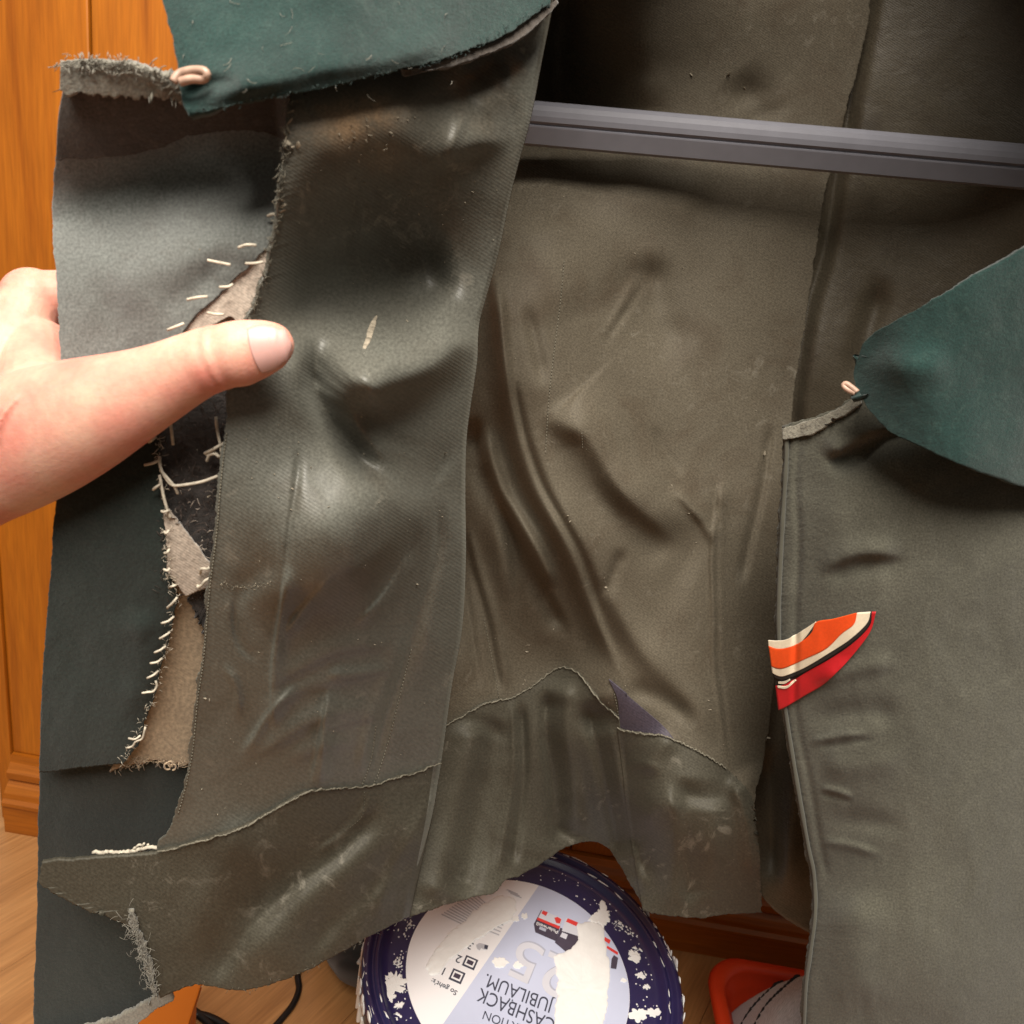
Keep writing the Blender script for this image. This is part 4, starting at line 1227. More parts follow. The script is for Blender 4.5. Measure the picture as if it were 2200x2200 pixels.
# smooth resample
ts = np.r_[0, np.cumsum(np.linalg.norm(np.diff(th[:, :2], axis=0), axis=1))]
tq = np.unique(np.r_[np.linspace(0, 120, 40), np.linspace(120, ts[-1], 90)])
sec = np.stack([np.interp(tq, ts, th[:, k]) for k in range(5)], -1)
for k in (1, 2, 3):
    pad = np.pad(sec[:, k], 3, mode='edge')
    sm = np.convolve(pad, np.ones(7) / 7, 'valid')
    sec[12:, k] = sm[12:]
cen = wp(sec[:, 0], sec[:, 1], sec[:, 3])
s_, t_ = level(sec[:, 0], sec[:, 1])
mpp = sec[:, 3] / (CP - t_ * SP) / F
T = np.gradient(cen, axis=0)
T /= np.linalg.norm(T, axis=1)[:, None]
view = cen - np.array([0, 0, H])
view /= np.linalg.norm(view, axis=1)[:, None]
Uv = np.cross(T, view)
Uv /= np.linalg.norm(Uv, axis=1)[:, None]
Vv = np.cross(T, Uv)
if (Vv * view).sum() > 0:
    Vv = -Vv            # towards the viewer
if Uv[:, 2].mean() < 0:
    Uv = -Uv
ns = 48
ang = np.linspace(0, 2 * math.pi, ns, endpoint=False)
# creases over the joint
cre = np.zeros(len(sec))
for cx, a, w in ((496, .0011, 6), (480, .0014, 6), (463, .0010, 6), (510, .0006, 5), (426, .0005, 7), (446, .0005, 6)):
    cre += a * np.exp(-((sec[:, 0] - cx) / w) ** 2)


def thumb_pt(i, a, extra=0.0):
    r = sec[i, 2] * mpp[i]
    rr = r + extra - cre[i] * (0.4 + 0.6 * max(0, math.sin(a)))
    return cen[i] + Uv[i] * rr * math.cos(a) + Vv[i] * (rr * sec[i, 4]) * math.sin(a)


V = [thumb_pt(i, a) for i in range(len(sec)) for a in ang]
Fc = []
for i in range(len(sec) - 1):
    for j in range(ns):
        k2 = (j + 1) % ns
        Fc.append((i * ns + j, i * ns + k2, (i + 1) * ns + k2, (i + 1) * ns + j))
Fc += [tuple(range(ns - 1, -1, -1)), tuple((len(sec) - 1) * ns + j for j in range(ns))]
bm = bmesh.new()


def add_geo(V, Fc):
    vs = [bm.verts.new(tuple(v)) for v in V]
    for f in Fc:
        try:
            bm.faces.new([vs[i] for i in f])
        except ValueError:
            pass


add_geo(V, Fc)
# palm edge and four fingers curled behind the cloth
WR = np.array([0.0, 0.0, 0.0])


def fp(px, py, Y):
    return wp(px, py, Y)


def chain(pts, radii):
    p = catmull(pts, 36)
    r = np.interp(np.linspace(0, 1, 36), np.linspace(0, 1, len(radii)), radii)
    d = np.linspace(0, 1, 36)
    r = r * np.sqrt(np.clip(1 - ((d - .93) / .07).clip(0, 1) ** 2, 0.05, 1))
    Vt, Ft = tube_mesh('c', p, r, 20)
    add_geo(Vt, Ft)


kn = [(70, 640, .318), (60, 735, .322), (50, 835, .326), (48, 925, .328)]
tips = [(410, 668, .306), (430, 755, .308), (420, 850, .312), (370, 935, .316)]
for i_, (k_, t2) in enumerate(zip(kn, tips)):
    w0 = fp(-40, 930 + 18 * i_, .285)
    chain([w0, (w0 + fp(*k_)) / 2 + np.array([0, -.002, 0]), fp(*k_)], [.0165, .0150, .0118])
    bmesh.ops.create_icosphere(bm, subdivisions=3, radius=.0122, matrix=Matrix.Translation(Vector(fp(*k_))))
    mid = fp((k_[0] + t2[0]) / 2 + 10, (k_[1] + t2[1]) / 2 - 20, .335)
    chain([fp(*k_), mid, fp(t2[0] - 70, t2[1] - 5, .328), fp(*t2)], [.0112, .0098, .0088, .0078])
chain([fp(120, 930, .262), fp(90, 850, .285), fp(80, 720, .312)], [.018, .015, .012])
me = bpy.data.meshes.new('palm_and_fingers')
bmesh.ops.recalc_face_normals(bm, faces=bm.faces[:])
bm.to_mesh(me)
bm.free()
tmp = bpy.data.objects.new('palm_and_fingers', me)
C.objects.link(tmp)
md = tmp.modifiers.new('r', 'REMESH')
md.mode = 'VOXEL'
md.voxel_size = 0.0008
ms = tmp.modifiers.new('s', 'SMOOTH')
ms.factor = 0.5
ms.iterations = 2
dg = bpy.context.evaluated_depsgraph_get()
me2 = bpy.data.meshes.new_from_object(tmp.evaluated_get(dg))
bpy.data.objects.remove(tmp)
body = link('skin', me2, 'skin')
# thumbnail: shell over the end of the thumb
ia = [i for i in range(len(sec)) if 556 <= sec[i, 0] <= 626]
phis = np.linspace(-1, 1, 21)
Vn = np.zeros((len(ia), 21, 3))
for r_i, i in enumerate(ia):
    f = (sec[i, 0] - 556) / 70.0
    half = math.radians(54) * (0.86 + 0.25 * math.sin(math.pi * min(1, f * 1.15))) if f < .8 else math.radians(58) * math.sqrt(max(0.05, 1 - ((f - .8) / .22) ** 2))
    for j, ph in enumerate(phis):
        a = math.pi / 2 + math.radians(4) + ph * half
        p = thumb_pt(i, a, .00035)
        # cuticle side is curved
        Vn[r_i, j] = p + T[i] * 0
for j, ph in enumerate(phis):
    Vn[:3, j] += (T[ia[0]] * (-1 if T[ia[0]][0] > 0 else 1)) * 0.0009 * (ph ** 2) * np.array([[1.0], [.6], [.3]])
me = grid_mesh('thumbnail', Vn, .0003)
nail = link('thumbnail', me, 'nail')
for o in (body, nail):
    sub(hand, o)

# ------------------------------------------------------------------ paint bucket
M['navy'] = plain_mat('navy_plastic', (0.017, 0.015, 0.062), 0.30, 0.5, 0.12, 30)
M['bucket_w'] = plain_mat('white_bucket_plastic', (0.70, 0.69, 0.66), 0.4, 0.5, 0.06, 20)
M['paint'] = plain_mat('dried_white_paint', (0.74, 0.74, 0.735), 0.55, 0.4, 0.03, 120, 0.4)
M['label_white'] = plain_mat('label_paper', (0.74, 0.735, 0.76), 0.42, 0.45, 0.03, 14)
M['label_blue'] = plain_mat('label_pale_blue', (0.47, 0.51, 0.66), 0.42, 0.45, 0.08, 12)
M['label_grey'] = plain_mat('label_numeral_grey', (0.56, 0.57, 0.64), 0.42, 0.45, 0.05, 30)
M['label_shade'] = plain_mat('label_numeral_print', (0.36, 0.38, 0.47), 0.42, 0.45, 0.05, 30)
M['ink'] = plain_mat('label_ink', (0.045, 0.05, 0.075), 0.5, 0.4, 0.05, 30)
M['ink_l'] = plain_mat('label_small_print', (0.42, 0.42, 0.46), 0.5, 0.4, 0.1, 400)
M['print_red'] = plain_mat('label_red', (0.62, 0.05, 0.045), 0.45, 0.4, 0.1, 60)
M['print_dark'] = plain_mat('label_dark', (0.06, 0.05, 0.075), 0.45, 0.4, 0.2, 60)

BX, BY, BZ, BR = 0.086, 0.550, 0.353, 0.153
bucket = empty('paint_bucket', 'paint bucket with navy lid, round promotional label and smears of white paint', 'bucket', (BX, BY, 0))


def lathe(name, prof, n=96, mat=None, parent=None, loc=(BX, BY, 0)):
    V, Fc = [], []
    m = len(prof)
    for i in range(n):
        a = 2 * math.pi * i / n
        for r, z in prof:
            V.append((r * math.cos(a), r * math.sin(a), z))
    for i in range(n):
        for j in range(m - 1):
            Fc.append((i * m + j, ((i + 1) % n) * m + j, ((i + 1) % n) * m + j + 1, i * m + j + 1))
    o = link(name, mesh_from(name, V, Fc), mat, None)
    bm_ = bmesh.new()
    bm_.from_mesh(o.data)
    bmesh.ops.remove_doubles(bm_, verts=bm_.verts[:], dist=1e-6)
    bmesh.ops.recalc_face_normals(bm_, faces=bm_.faces[:])
    bm_.to_mesh(o.data)
    bm_.free()
    o.data.polygons.foreach_set('use_smooth', [True] * len(o.data.polygons))
    o.location = loc
    return o


bp_ = []
body = lathe('bucket_body', [(0, .002), (.126, .002), (.130, .006), (.1445, .300), (.150, .302), (.1505, .312), (.146, .315), (.1470, .322), (.1515, .324), (.1515, .331), (.143, .335), (.140, .335), (.128, .01), (0, .01)], 128, 'bucket_w')
bp_.append(body)
lid = lathe('lid', [(0, BZ - .008), (.128, BZ - .008), (.1345, BZ - .0065), (.1365, BZ - .002), (.1400, BZ - .0005), (.1415, BZ - .0035), (.1440, BZ - .0040), (.1455, BZ - .0005), (.1500, BZ), (.1528, BZ - .002), (.1535, BZ - .008),
                    (.1535, BZ - .021), (.1520, BZ - .021), (.1510, BZ - .008), (.1490, BZ - .006), (.1440, BZ - .0065), (.1400, BZ - .006), (.1370, BZ - .0115), (0, BZ - .0115)], 160, 'navy')
bp_.append(lid)
# ribs of the collar under the lid
bm = bmesh.new()
for k in range(72):
    a = 2 * math.pi * k / 72
    bmesh.ops.create_cube(bm, size=1, matrix=Matrix.Translation((.1515 * math.cos(a), .1515 * math.sin(a), .318)) @ Matrix.Rotation(a, 4, 'Z') @ Matrix.Diagonal((.006, .004, .022, 1)))
bmesh.ops.bevel(bm, geom=bm.edges[:], offset=.0008, segments=1, affect='EDGES')
me = bpy.data.meshes.new('collar_ribs')
bm.to_mesh(me)
bm.free()
ribs = link('collar_ribs', me, 'bucket_w', None, False)
ribs.location = (BX, BY, 0)
bp_.append(ribs)
# wire handle lying against the far side
q = [(BX + .158 * math.cos(a), BY + .158 * math.sin(a) * .98, .315 - .10 * math.sin(a - math.pi * .02)) for a in np.linspace(0.05, math.pi - .05, 40)]
bp_.append(tube('handle', 'steel', q, .002, None, 8))

LZ = BZ - .008          # lid plate level
lc = .5 * (wz(868, 2075, LZ) + wz(1350, 2095, LZ))
tl, tr_ = wz(868, 2060, LZ), wz(1350, 2110, LZ)
LCX, LCY = lc[0], lc[1]
LR = .107


def flat_poly(name, pts, z, mat, th=.0004):
    """thin printed or pasted shape lying on the lid; pts are world x, y"""
    bm_ = bmesh.new()
    vs = [bm_.verts.new((x, y, z)) for x, y in pts]
    f = bm_.faces.new(vs)
    if f.normal.z < 0:
        f.normal_flip()
    bmesh.ops.triangulate(bm_, faces=[f])
    r = bmesh.ops.extrude_face_region(bm_, geom=bm_.faces[:])
    for g in r['geom']:
        if isinstance(g, bmesh.types.BMVert):
            g.co.z += th
    bmesh.ops.recalc_face_normals(bm_, faces=bm_.faces[:])
    me_ = bpy.data.meshes.new(name)
    bm_.to_mesh(me_)
    bm_.free()
    return link(name, me_, mat, None, False)


def on_lid(pts, z=LZ):
    return [tuple(wz(x, y, z)[:2]) for x, y in pts]


lab_pts = [(LCX + LR * math.cos(a), LCY + LR * math.sin(a)) for a in np.linspace(0, 2 * math.pi, 120, endpoint=False)]
label = flat_poly('label', lab_pts, LZ + .0002, 'label_white', .0004)
bp_.append(label)
LS = []
Z1 = LZ + .0008
# pale blue half to the right of the diagonal
p0, p1 = on_lid([(948, 2200), (1150, 1905)], Z1)
d = np.array(p1) - np.array(p0)
d /= np.linalg.norm(d)
nrm = np.array([d[1], -d[0]])
if np.dot(np.array((LCX + .1, LCY)) - np.array(p0), nrm) < 0:
    nrm = -nrm
big = [(LCX + (LR - .0003) * math.cos(a), LCY + (LR - .0003) * math.sin(a)) for a in np.linspace(0, 2 * math.pi, 200, endpoint=False)]
inside = [p for p in big if np.dot(np.array(p) - np.array(p0), nrm) > 0]
# order as an arc starting after the gap
st = [i for i in range(200) if np.dot(np.array(big[i]) - p0, nrm) > 0 and np.dot(np.array(big[i - 1]) - p0, nrm) <= 0][0]
inside = [big[(st + k) % 200] for k in range(200) if np.dot(np.array(big[(st + k) % 200]) - p0, nrm) > 0]
LS.append(flat_poly('printed_band', inside, LZ + .0006, 'label_blue', .0002))


def text_obj(name, body_, org_px, dir_px, height, mat, z, shear=0.0, bold=0.0, xs=1.0):
    """lettering lying on the lid: starts at org_px, runs towards dir_px (photograph measurements)"""
    a_ = wz(*org_px, z)
    b_ = wz(*dir_px, z)
    ang_ = math.atan2(b_[1] - a_[1], b_[0] - a_[0])
    cu = bpy.data.curves.new(name, 'FONT')
    cu.body = body_
    cu.size = height / 0.72
    cu.offset = bold
    cu.extrude = 0.00006
    to = bpy.data.objects.new(name, cu)
    C.objects.link(to)
    dg_ = bpy.context.evaluated_depsgraph_get()
    me_ = bpy.data.meshes.new_from_object(to.evaluated_get(dg_))
    bpy.data.objects.remove(to)
    o_ = link(name, me_, mat, None, False)
    o_.location = (a_[0], a_[1], z)
    o_.rotation_euler = (0, 0, ang_)
    o_.scale = (xs, 1, 1)
    return o_


ZT = LZ + .0010
LS.append(text_obj('lettering', 'JUBIL\u00c4UM.', (1190, 2150), (1052, 2094), .0140, 'ink', ZT, xs=.735))
LS.append(text_obj('lettering', 'CASHBACK', (1196, 2192), (1046, 2128), .0140, 'ink', ZT, xs=.735))
LS.append(text_obj('lettering', 'AKTION', (1132, 2206), (1085, 2188), .0085, 'ink', ZT, xs=.9))
LS.append(text_obj('lettering', "So geht's:", (984, 2130), (950, 2112), .0050, 'ink', ZT, bold=.00006))
for tx, a1, a2 in (('1.', (963, 2082), (945, 2074)), ('2.', (995, 2056), (978, 2048)), ('3', (1020, 2028), (1004, 2020))):
    LS.append(text_obj('lettering', tx, a1, a2, .0085, 'ink', ZT))


# pictograms beside the numbers
def icon_frame(cx, cy, w, h, mat='ink'):
    c0 = wz(cx, cy, ZT)
    ax_ = wz(cx - 30, cy - 13, ZT) - c0
    an = math.atan2(ax_[1], ax_[0])
    ca, sa = math.cos(an), math.sin(an)
    f = lambda u, v: (c0[0] + ca * u - sa * v, c0[1] + sa * u + ca * v)
    out = [f(-w, -h), f(w, -h), f(w, h), f(-w, h)]
    LS.append(flat_poly('pictogram', out, ZT - .0001, mat, .0001))
    inn = [f(-w * .72, -h * .68), f(w * .72, -h * .68), f(w * .72, h * .68), f(-w * .72, h * .68)]
    LS.append(flat_poly('pictogram', inn, ZT + .0001, 'label_white', .0001))
    inn = [f(-w * .5, -h * .35), f(w * .5, -h * .35), f(w * .5, h * .4), f(-w * .5, h * .4)]
    LS.append(flat_poly('pictogram', inn, ZT + .0003, 'print_dark', .0001))


icon_frame(982, 2097, .0062, .0062)
icon_frame(1010, 2068, .0062, .0060)
LS.append(flat_poly('pictogram', on_lid([(1023, 2030), (1030, 2026), (1040, 2028), (1049, 2031), (1047, 2040), (1040, 2040), (1034, 2037), (1030, 2042), (1025, 2038)], ZT), ZT, 'ink_l', .0001))
LS.append(flat_poly('pictogram', on_lid([(1041, 2030), (1049, 2032), (1047, 2040), (1040, 2038)], ZT), ZT + .0002, 'ink', .0001))
# small print: rows of fine lines
for k in range(13):
    f = k / 12
    x0, y0 = 950 + 75 * f * 0.9, 1968 - 50 * f * .95
    a_, b_ = (x0 + 50 - 24 * f, y0 + 22), (x0 - 2, y0 - 3)
    LS.append(text_obj('small_print', 'nnnnm nnin mnni nnimn', a_, b_, .0014, 'ink_l', ZT, xs=.75) if False else flat_poly('small_print', on_lid([(a_[0], a_[1]), (b_[0], b_[1]), (b_[0] + .8, b_[1] - 2.2), (a_[0] + .8, a_[1] - 2.2)], ZT), ZT, 'ink_l', .0001))
for k in range(6):
    a_, b_ = (1072 + 3 * k, 2010 - 7 * k), (1042 + 4 * k, 1998 - 7 * k)
    LS.append(flat_poly('small_print', on_lid([a_, b_, (b_[0] + 1, b_[1] - 2.4), (a_[0] + 1, a_[1] - 2.4)], ZT), ZT, 'ink_l', .0001))
for k in range(3):
    a_, b_ = (1120 - 4 * k, 1930 - 4 * k), (1096 - 4 * k, 1920 - 4 * k)
    LS.append(flat_poly('small_print', on_lid([a_, b_, (b_[0] + 1, b_[1] - 2), (a_[0] + 1, a_[1] - 2)], ZT), ZT, 'ink_l', .0001))
# large pale numerals of the anniversary print, with darker printed edges
LS.append(text_obj('numerals', '25', (1245, 2070), (1090, 2000), .046, 'label_shade', ZT - .00005, bold=.0006))
LS.append(text_obj('numerals', '25', (1243, 2072), (1088, 2002), .046, 'label_grey', ZT + .00005, bold=.0002))


# pictures of two buckets
def pic(pts, mat, z):
    LS.append(flat_poly('printed_bucket', on_lid(pts, z), z, mat, .0001))


pic([(1147, 1985), (1163, 1955), (1208, 1974), (1194, 2022), (1150, 2003)], 'print_dark', ZT)
pic([(1156, 1972), (1165, 1955), (1208, 1974), (1203, 1990)], 'label_grey', ZT + .0002)
pic([(1153, 1976), (1156, 1971), (1204, 1991), (1201, 1996)], 'print_red', ZT + .0004)
pic([(1163, 1962), (1167, 1956), (1177, 1960), (1173, 1968)], 'print_red', ZT + .0004)
pic([(1191, 1972), (1198, 1970), (1206, 1975), (1203, 1984), (1195, 1983)], 'print_red', ZT + .0005)
pic([(1158, 1996), (1160, 1990), (1174, 1996), (1172, 2002)], 'label_shade', ZT + .0004)
LS.append(text_obj('lettering', 'Polarwei\u00df', (1200, 2000), (1160, 1983), .0042, 'label_white', ZT + .0005, bold=.00004))
pic([(1192, 2025), (1204, 1993), (1245, 2012), (1240, 2048), (1222, 2050)], 'print_dark', ZT)
pic([(1207, 2000), (1216, 1972), (1250, 1985), (1245, 2012)], 'label_grey', ZT + .0002)
pic([(1216, 1980), (1220, 1973), (1242, 1982), (1238, 1990)], 'print_red', ZT + .0004)
pic([(1203, 2012), (1208, 2003), (1220, 2008), (1216, 2018)], 'label_grey', ZT + .0004)
pic([(1290, 2015), (1294, 2010), (1312, 2020), (1309, 2028)], 'print_red', ZT + .0002)
pic([(1302, 2036), (1305, 2032), (1328, 2046), (1327, 2052)], 'print_red', ZT + .0002)
pic([(1314, 2060), (1319, 2052), (1328, 2058), (1324, 2082), (1312, 2080)], 'print_dark', ZT + .0002)


# dried paint: raised blobs with ragged outline
def splat(name, pts, z, th, jag=3, n=140, seed=0):
    c = catmull(list(pts) + [pts[0]], n + 1)[:-1]
    i = np.arange(n, dtype=float)
    ctr = c.mean(0)
    dr = c - ctr
    dr /= np.linalg.norm(dr, axis=1)[:, None]
    c = c + dr * (jag * (vnoise(i / 4, i * 0, seed) * 1.6 + vnoise(i / 1.7, i * 0 + 4, seed)))[:, None]
    w = np.array([wz(x, y, z) for x, y in c])
    cw = w.mean(0)
    V, Fc = [], []
    rings = ((1.0, 0), (.985, .7), (.955, 1.0), (.8, .86), (.5, .8), (.2, .8))
    r2 = random.Random(seed)
    for f_, h_ in rings:
        for k in range(n):
            p = cw + (w[k] - cw) * f_
            hh = th * h_ * (1 + .5 * float(vnoise(np.array([p[0] * 260]), np.array([p[1] * 260]), seed)[0])) if h_ else 0
            V.append((p[0], p[1], z + hh))
    for q_ in range(len(rings) - 1):
        for k in range(n):
            k2 = (k + 1) % n
            Fc.append((q_ * n + k, q_ * n + k2, (q_ + 1) * n + k2, (q_ + 1) * n + k))
    V.append((cw[0], cw[1], z + th * .8))
    for k in range(n):
        Fc.append(((len(rings) - 1) * n + k, (len(rings) - 1) * n + (k + 1) % n, len(V) - 1))
    return link(name, mesh_from(name, V, Fc), 'paint')


SPL = []
ZP = LZ + .0007
SPL.append(splat('paint_smear', [(1188, 2052), (1215, 2044), (1243, 2020), (1240, 1990), (1262, 1978), (1285, 1980), (1296, 1995), (1304, 2040), (1308, 2110), (1300, 2180), (1290, 2260), (1245, 2290), (1200, 2260), (1192, 2190), (1198, 2120)], ZP, .0012, 5, 220, 2))
SPL.append(splat('paint_smear', [(1262, 1978), (1275, 1962), (1288, 1955), (1288, 1940), (1298, 1938), (1303, 1952), (1309, 1965), (1308, 1982), (1296, 1992), (1284, 1984)], ZP, .0011, 4, 160, 3))
SPL.append(splat('paint_smear', [(1105, 1930), (1110, 1945), (1100, 1975), (1070, 1990), (1040, 2010), (1010, 2030), (985, 2050), (955, 2070), (940, 2095), (920, 2092), (915, 2075), (935, 2040), (965, 2005), (1000, 1975), (1035, 1945), (1075, 1925)], ZP, .0010, 4, 220, 4))
for k, (x, y, s) in enumerate(((1073, 2068, 14), (1112, 2075, 9), (1126, 1969, 7), (1107, 1974, 8), (1365, 2060, 11), (1374, 2095, 8), (1370, 2180, 16), (1405, 2176, 12), (1340, 2106, 6), (1100, 1884, 3), (1110, 1895, 3), (1125, 1873, 3), (1382, 2100, 5), (1430, 2190, 9))):
    SPL.append(splat('paint_spot', [(x + s * math.cos(a) * (1.3 if s > 8 else 1), y + s * math.sin(a) * .8) for a in np.linspace(0, 2 * math.pi, 7)[:-1]], ZP if s != 3 else ZP - .0006, .0007, s * .35, 48, k + 20))
# thin scuffed paint on the navy plate
for k, (x, y, s) in enumerate(((842, 2120, 22), (850, 2105, 16), (834, 2140, 12), (858, 2160, 8), (1360, 2050, 10), (1390, 2120, 6))):
    SPL.append(splat('paint_spot', [(x + s * 1.2 * math.cos(a), y + s * .8 * math.sin(a)) for a in np.linspace(0, 2 * math.pi, 8)[:-1]], LZ + .0003, .0005, s * .6, 90, k + 50))
# specks and streaks of paint round the rim
bm = bmesh.new()
rr = random.Random(4)


def dab(R_, a, z_, sx, sy, sz, sub_=1):
    bmesh.ops.create_icosphere(bm, subdivisions=sub_, radius=1, matrix=Matrix.Translation((R_ * math.cos(a), R_ * math.sin(a), z_)) @ Matrix.Rotation(a + rr.gauss(0, .12), 4, 'Z') @ Matrix.Diagonal((sx, sy, sz, 1)))


for k in range(210):        # fine specks on the plate
    dab(rr.uniform(.109, .132), rr.uniform(0, 2 * math.pi), LZ + .0003, rr.uniform(.0003, .0011), rr.uniform(.0003, .0012), .0005)
for k in range(13):         # clusters of scraped paint on the plate
    a0, R0 = rr.choice((rr.gauss(.25, .35), rr.gauss(3.4, .2))), rr.uniform(.113, .129)
    for j in range(rr.randint(5, 14)):
        dab(R0 + rr.gauss(0, .0025), a0 + rr.gauss(0, .022), LZ + .0003, rr.uniform(.0003, .0016), rr.uniform(.0004, .0020), .0005)
for k in range(150):        # streaks along the rim
    R_ = rr.choice((.1395, .1493, .1512))
    dab(R_, rr.uniform(0, 2 * math.pi), BZ - (.0004 if R_ < .15 else .0008), rr.uniform(.0003, .0009), rr.uniform(.0010, .0075), .0005)
for k in range(120):        # paint run down outside
    a = rr.gauss(-.1, .55) if k < 75 else rr.gauss(math.pi + .3, .4)
    dab(.1536, a, BZ - rr.uniform(.002, .021), .0011, rr.uniform(.0015, .0060), rr.uniform(.002, .009), 2)
for v in bm.verts:
    v.co += Vector((rr.gauss(0, .0001), rr.gauss(0, .0001), rr.gauss(0, .00004)))
me = bpy.data.meshes.new('paint_specks')
bm.to_mesh(me)
bm.free()
o = link('paint_specks', me, 'paint')
o.location = (BX, BY, 0)
o['kind'] = 'stuff'
SPL.append(o)
for o in bp_:
    sub(bucket, o)
for o in LS:
    sub(label, o)
for o in SPL:
    sub(lid, o)

# ------------------------------------------------------------------ red tub with a grey garment
M['red'] = plain_mat('red_plastic', (0.62, 0.045, 0.010), 0.38, 0.5, 0.06, 20)
M['shirt'] = cloth_mat('pale_grey_knit', (0.52, 0.51, 0.53), (0.44, 0.43, 0.45), rough=0.8, spec=0.2, lint=0, twill=5000, twill_b=.5)
M['piping'] = plain_mat('black_piping', (0.02, 0.02, 0.022), 0.7, 0.3, 0.1, 90)
TX0, TY1, TZ = .335, .735, .20
tub = empty('plastic_tub', 'red plastic tub with rounded rim standing in front of the wardrobe', 'tub', (TX0 + .22, TY1 - .16, 0))


def rrect(x0, x1, y0, y1, r, n=10):
    out = []
    for cx, cy, a0 in ((x1 - r, y1 - r, 0), (x0 + r, y1 - r, 90), (x0 + r, y0 + r, 180), (x1 - r, y0 + r, 270)):
        for k in range(n + 1):
            a = math.radians(a0 + 90 * k / n)
            out.append((cx + r * math.cos(a), cy + r * math.sin(a)))
    return out


def tub_mesh():
    x0, x1, y0, y1 = TX0, TX0 + .44, TY1 - .32, TY1
    lay = [(.040, .003), (.030, .004), (.012, TZ - .02), (.010, TZ - .014), (-.002, TZ - .012), (-.004, TZ - .006), (-.002, TZ), (.002, TZ + .002), (.011, TZ + .001), (.0145, TZ - .003), (.016, TZ - .012), (.022, TZ - .016), (.034, .012), (.044, .009)]
    V, Fc = [], []
    n = None
    for ins, z in lay:
        loop = rrect(x0 + ins, x1 - ins, y0 + ins, y1 - ins, max(.012, .045 - ins * .4))
        n = len(loop)
        V += [(x, y, z) for x, y in loop]
    for i in range(len(lay) - 1):
        for j in range(n):
            Fc.append((i * n + j, i * n + (j + 1) % n, (i + 1) * n + (j + 1) % n, (i + 1) * n + j))
    Fc.append(tuple(range(n - 1, -1, -1)))
    Fc.append(tuple((len(lay) - 1) * n + j for j in range(n)))
    return mesh_from('basin', V, Fc)


sub(tub, link('basin', tub_mesh(), 'red'))
g = empty('folded_garment', 'pale grey knitted garment with black piping bundled in the red tub', 'clothing', (TX0 + .2, TY1 - .18, .1))
# heaped cloth: rounded mound with folds
nu, nv = 120, 110
uu, vv = np.meshgrid(np.linspace(0, 1, nu), np.linspace(0, 1, nv))
gx = TX0 + .022 + uu * .39
gy = TY1 - .295 + vv * .255
ed = np.clip(np.minimum.reduce([uu, 1 - uu, vv, 1 - vv]) / .16, 0, 1)
ed = np.sqrt(1 - (1 - ed) ** 2)
fo = .010 * np.sin((gx * 40 + gy * 22 + 3 * vnoise(gx * 14, gy * 14, 3))) + .020 * vnoise(gx * 16, gy * 16, 5) + .006 * np.sin(gx * 24 - gy * 80 + 2 * vnoise(gx * 20, gy * 20, 8))
hx, hy = wz(1650, 2165, .235)[:2]
fo = fo + .045 * np.exp(-((gx - hx) / .07) ** 2 - ((gy - hy) / .07) ** 2)
gz = .085 + ed * (.150 + fo)
o = link('cloth', grid_mesh('cloth', np.stack([gx, gy, gz], -1)[::-1], .002), 'shirt')
sub(g, o)


def garment_z(x, y):
    i = np.clip((x - TX0 - .022) / .39 * (nu - 1), 0, nu - 1).astype(int)
    j = np.clip((y - TY1 + .295) / .255 * (nv - 1), 0, nv - 1).astype(int)
    return gz[j, i]


for px_ in ([(1545, 2230), (1552, 2190), (1580, 2150), (1625, 2128), (1690, 2122)], [(1612, 2240), (1618, 2190), (1645, 2158), (1700, 2140)], [(1512, 2210), (1518, 2190), (1525, 2178)]):
    pts = [tuple(wz(x_, y_, .235)[:2]) for x_, y_ in px_]
    pts = [(min(max(x_, TX0 + .03), TX0 + .40), min(max(y_, TY1 - .285), TY1 - .05)) for x_, y_ in pts]
    c = catmull(pts, 60)
    sub(g, tube('piping', 'piping', np.stack([c[:, 0], c[:, 1], garment_z(c[:, 0], c[:, 1]) + .0014], -1), .0018, None, 7))

# ------------------------------------------------------------------ things on the floor at the left
M['black_rubber'] = plain_mat('black_rubber', (0.012, 0.011, 0.011), 0.45, 0.4, 0.1, 60)
M['bag'] = wool_mat('dark_bag_cloth', (0.022, 0.022, 0.022), (0.010, 0.010, 0.010), (0.06, 0.06, 0.06), 0.2)


def floor_curve(pts, z=.004, n=80):
    c = catmull(pts, n)
    return np.array([wz(x, y, z) for x, y in c])


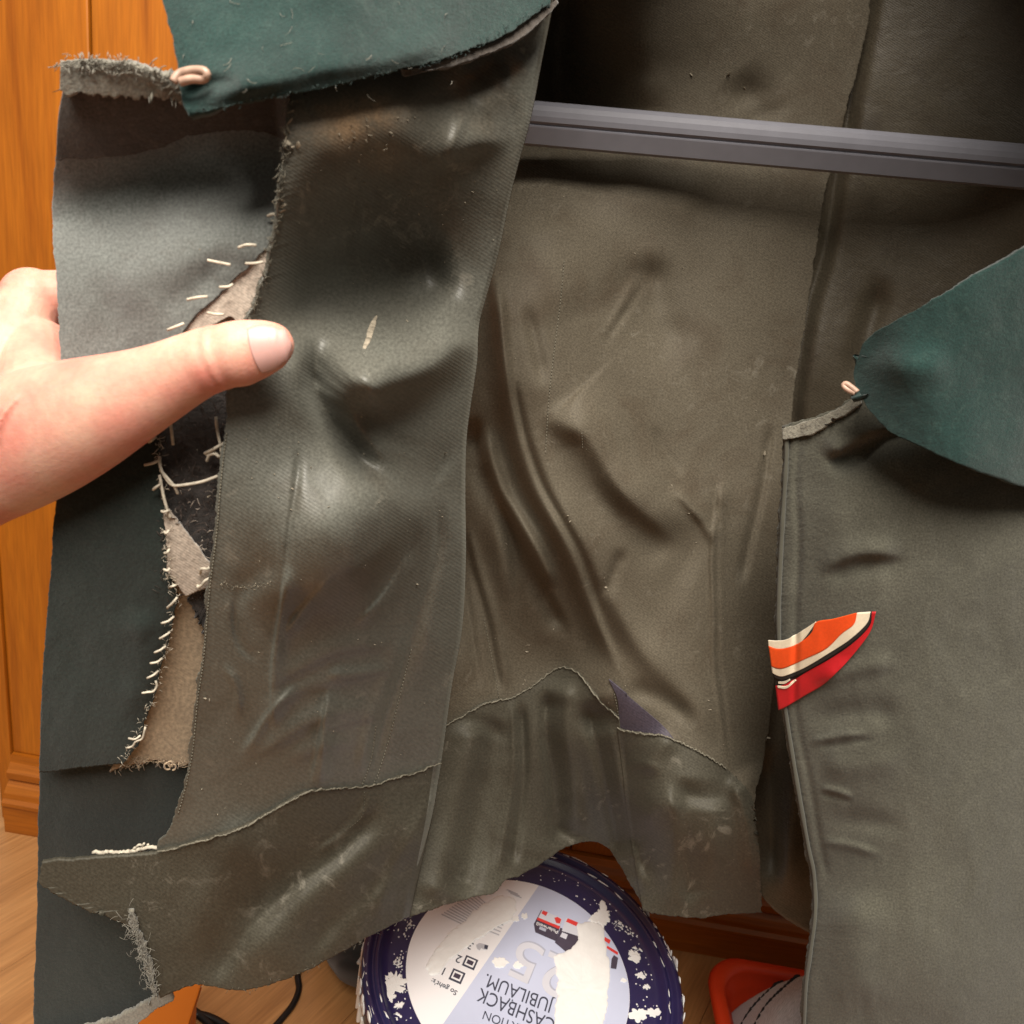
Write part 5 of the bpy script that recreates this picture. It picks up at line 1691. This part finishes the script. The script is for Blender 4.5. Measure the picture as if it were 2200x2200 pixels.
cb = tube('cable', 'black_rubber', floor_curve([(690, 2000), (660, 2050), (640, 2090), (642, 2125), (628, 2160), (600, 2195), (560, 2240), (520, 2300)]), .0042, None, 10)
tag(cb, 'black cable running out from under the hem beside the bucket', 'cable')
cb = tube('cable', 'black_rubber', floor_curve([(395, 2060), (420, 2110), (385, 2138), (402, 2160), (430, 2182), (450, 2200), (470, 2230), (420, 2215), (405, 2190), (425, 2180), (460, 2190), (500, 2215)]), .0048, None, 10)
tag(cb, 'black cable looped on the floor beside the orange box', 'cable')
# dark cloth bag tucked behind the bucket
bm = bmesh.new()
bmesh.ops.create_icosphere(bm, subdivisions=5, radius=1)
for v in bm.verts:
    p = v.co.copy()
    q = np.array([p.x, p.y, p.z])
    w_ = 1 + .22 * float(vnoise(np.array([p.x * 2.2 + 5]), np.array([p.y * 2.2 + p.z * 1.7]), 3)[0]) + .10 * float(vnoise(np.array([p.x * 6 + 5]), np.array([p.y * 6 + p.z * 4]), 5)[0])
    z_ = max(p.z, -.72)
    v.co = Vector((p.x * .115 * w_, p.y * .09 * w_, (z_ + .72) * .085 * w_))
me = bpy.data.meshes.new('bag')
bm.to_mesh(me)
bm.free()
bc = wz(775, 2020, .06)
o = link('bag', me, 'bag')
o.location = (bc[0] + .05, bc[1] + .035, .0)
tag(o, 'black crumpled cloth bag on the floor behind the paint bucket', 'bag')
# orange box corner at the lower left
M['orange'] = plain_mat('orange_painted_wood', (0.62, 0.17, 0.015), 0.4, 0.5, 0.08, 12)
bxp = wz(420, 2165, .16)
ob = empty('storage_box', 'bright orange wooden box on the floor below the jacket hem', 'box', (bxp[0] - .055, bxp[1] - .10, 0), math.radians(8))
for nm, a_ in (('side', (-.065, .065, .098, .11, .001, .16)), ('side', (-.065, .065, -.11, -.098, .001, .16)), ('end', (-.065, -.053, -.0975, .0975, .001, .16)), ('end', (.053, .065, -.0975, .0975, .001, .16)), ('lid', (-.069, .069, -.114, .114, .1605, .172))):
    link(nm, box_mesh(nm, *a_, .002), 'orange', ob, False)
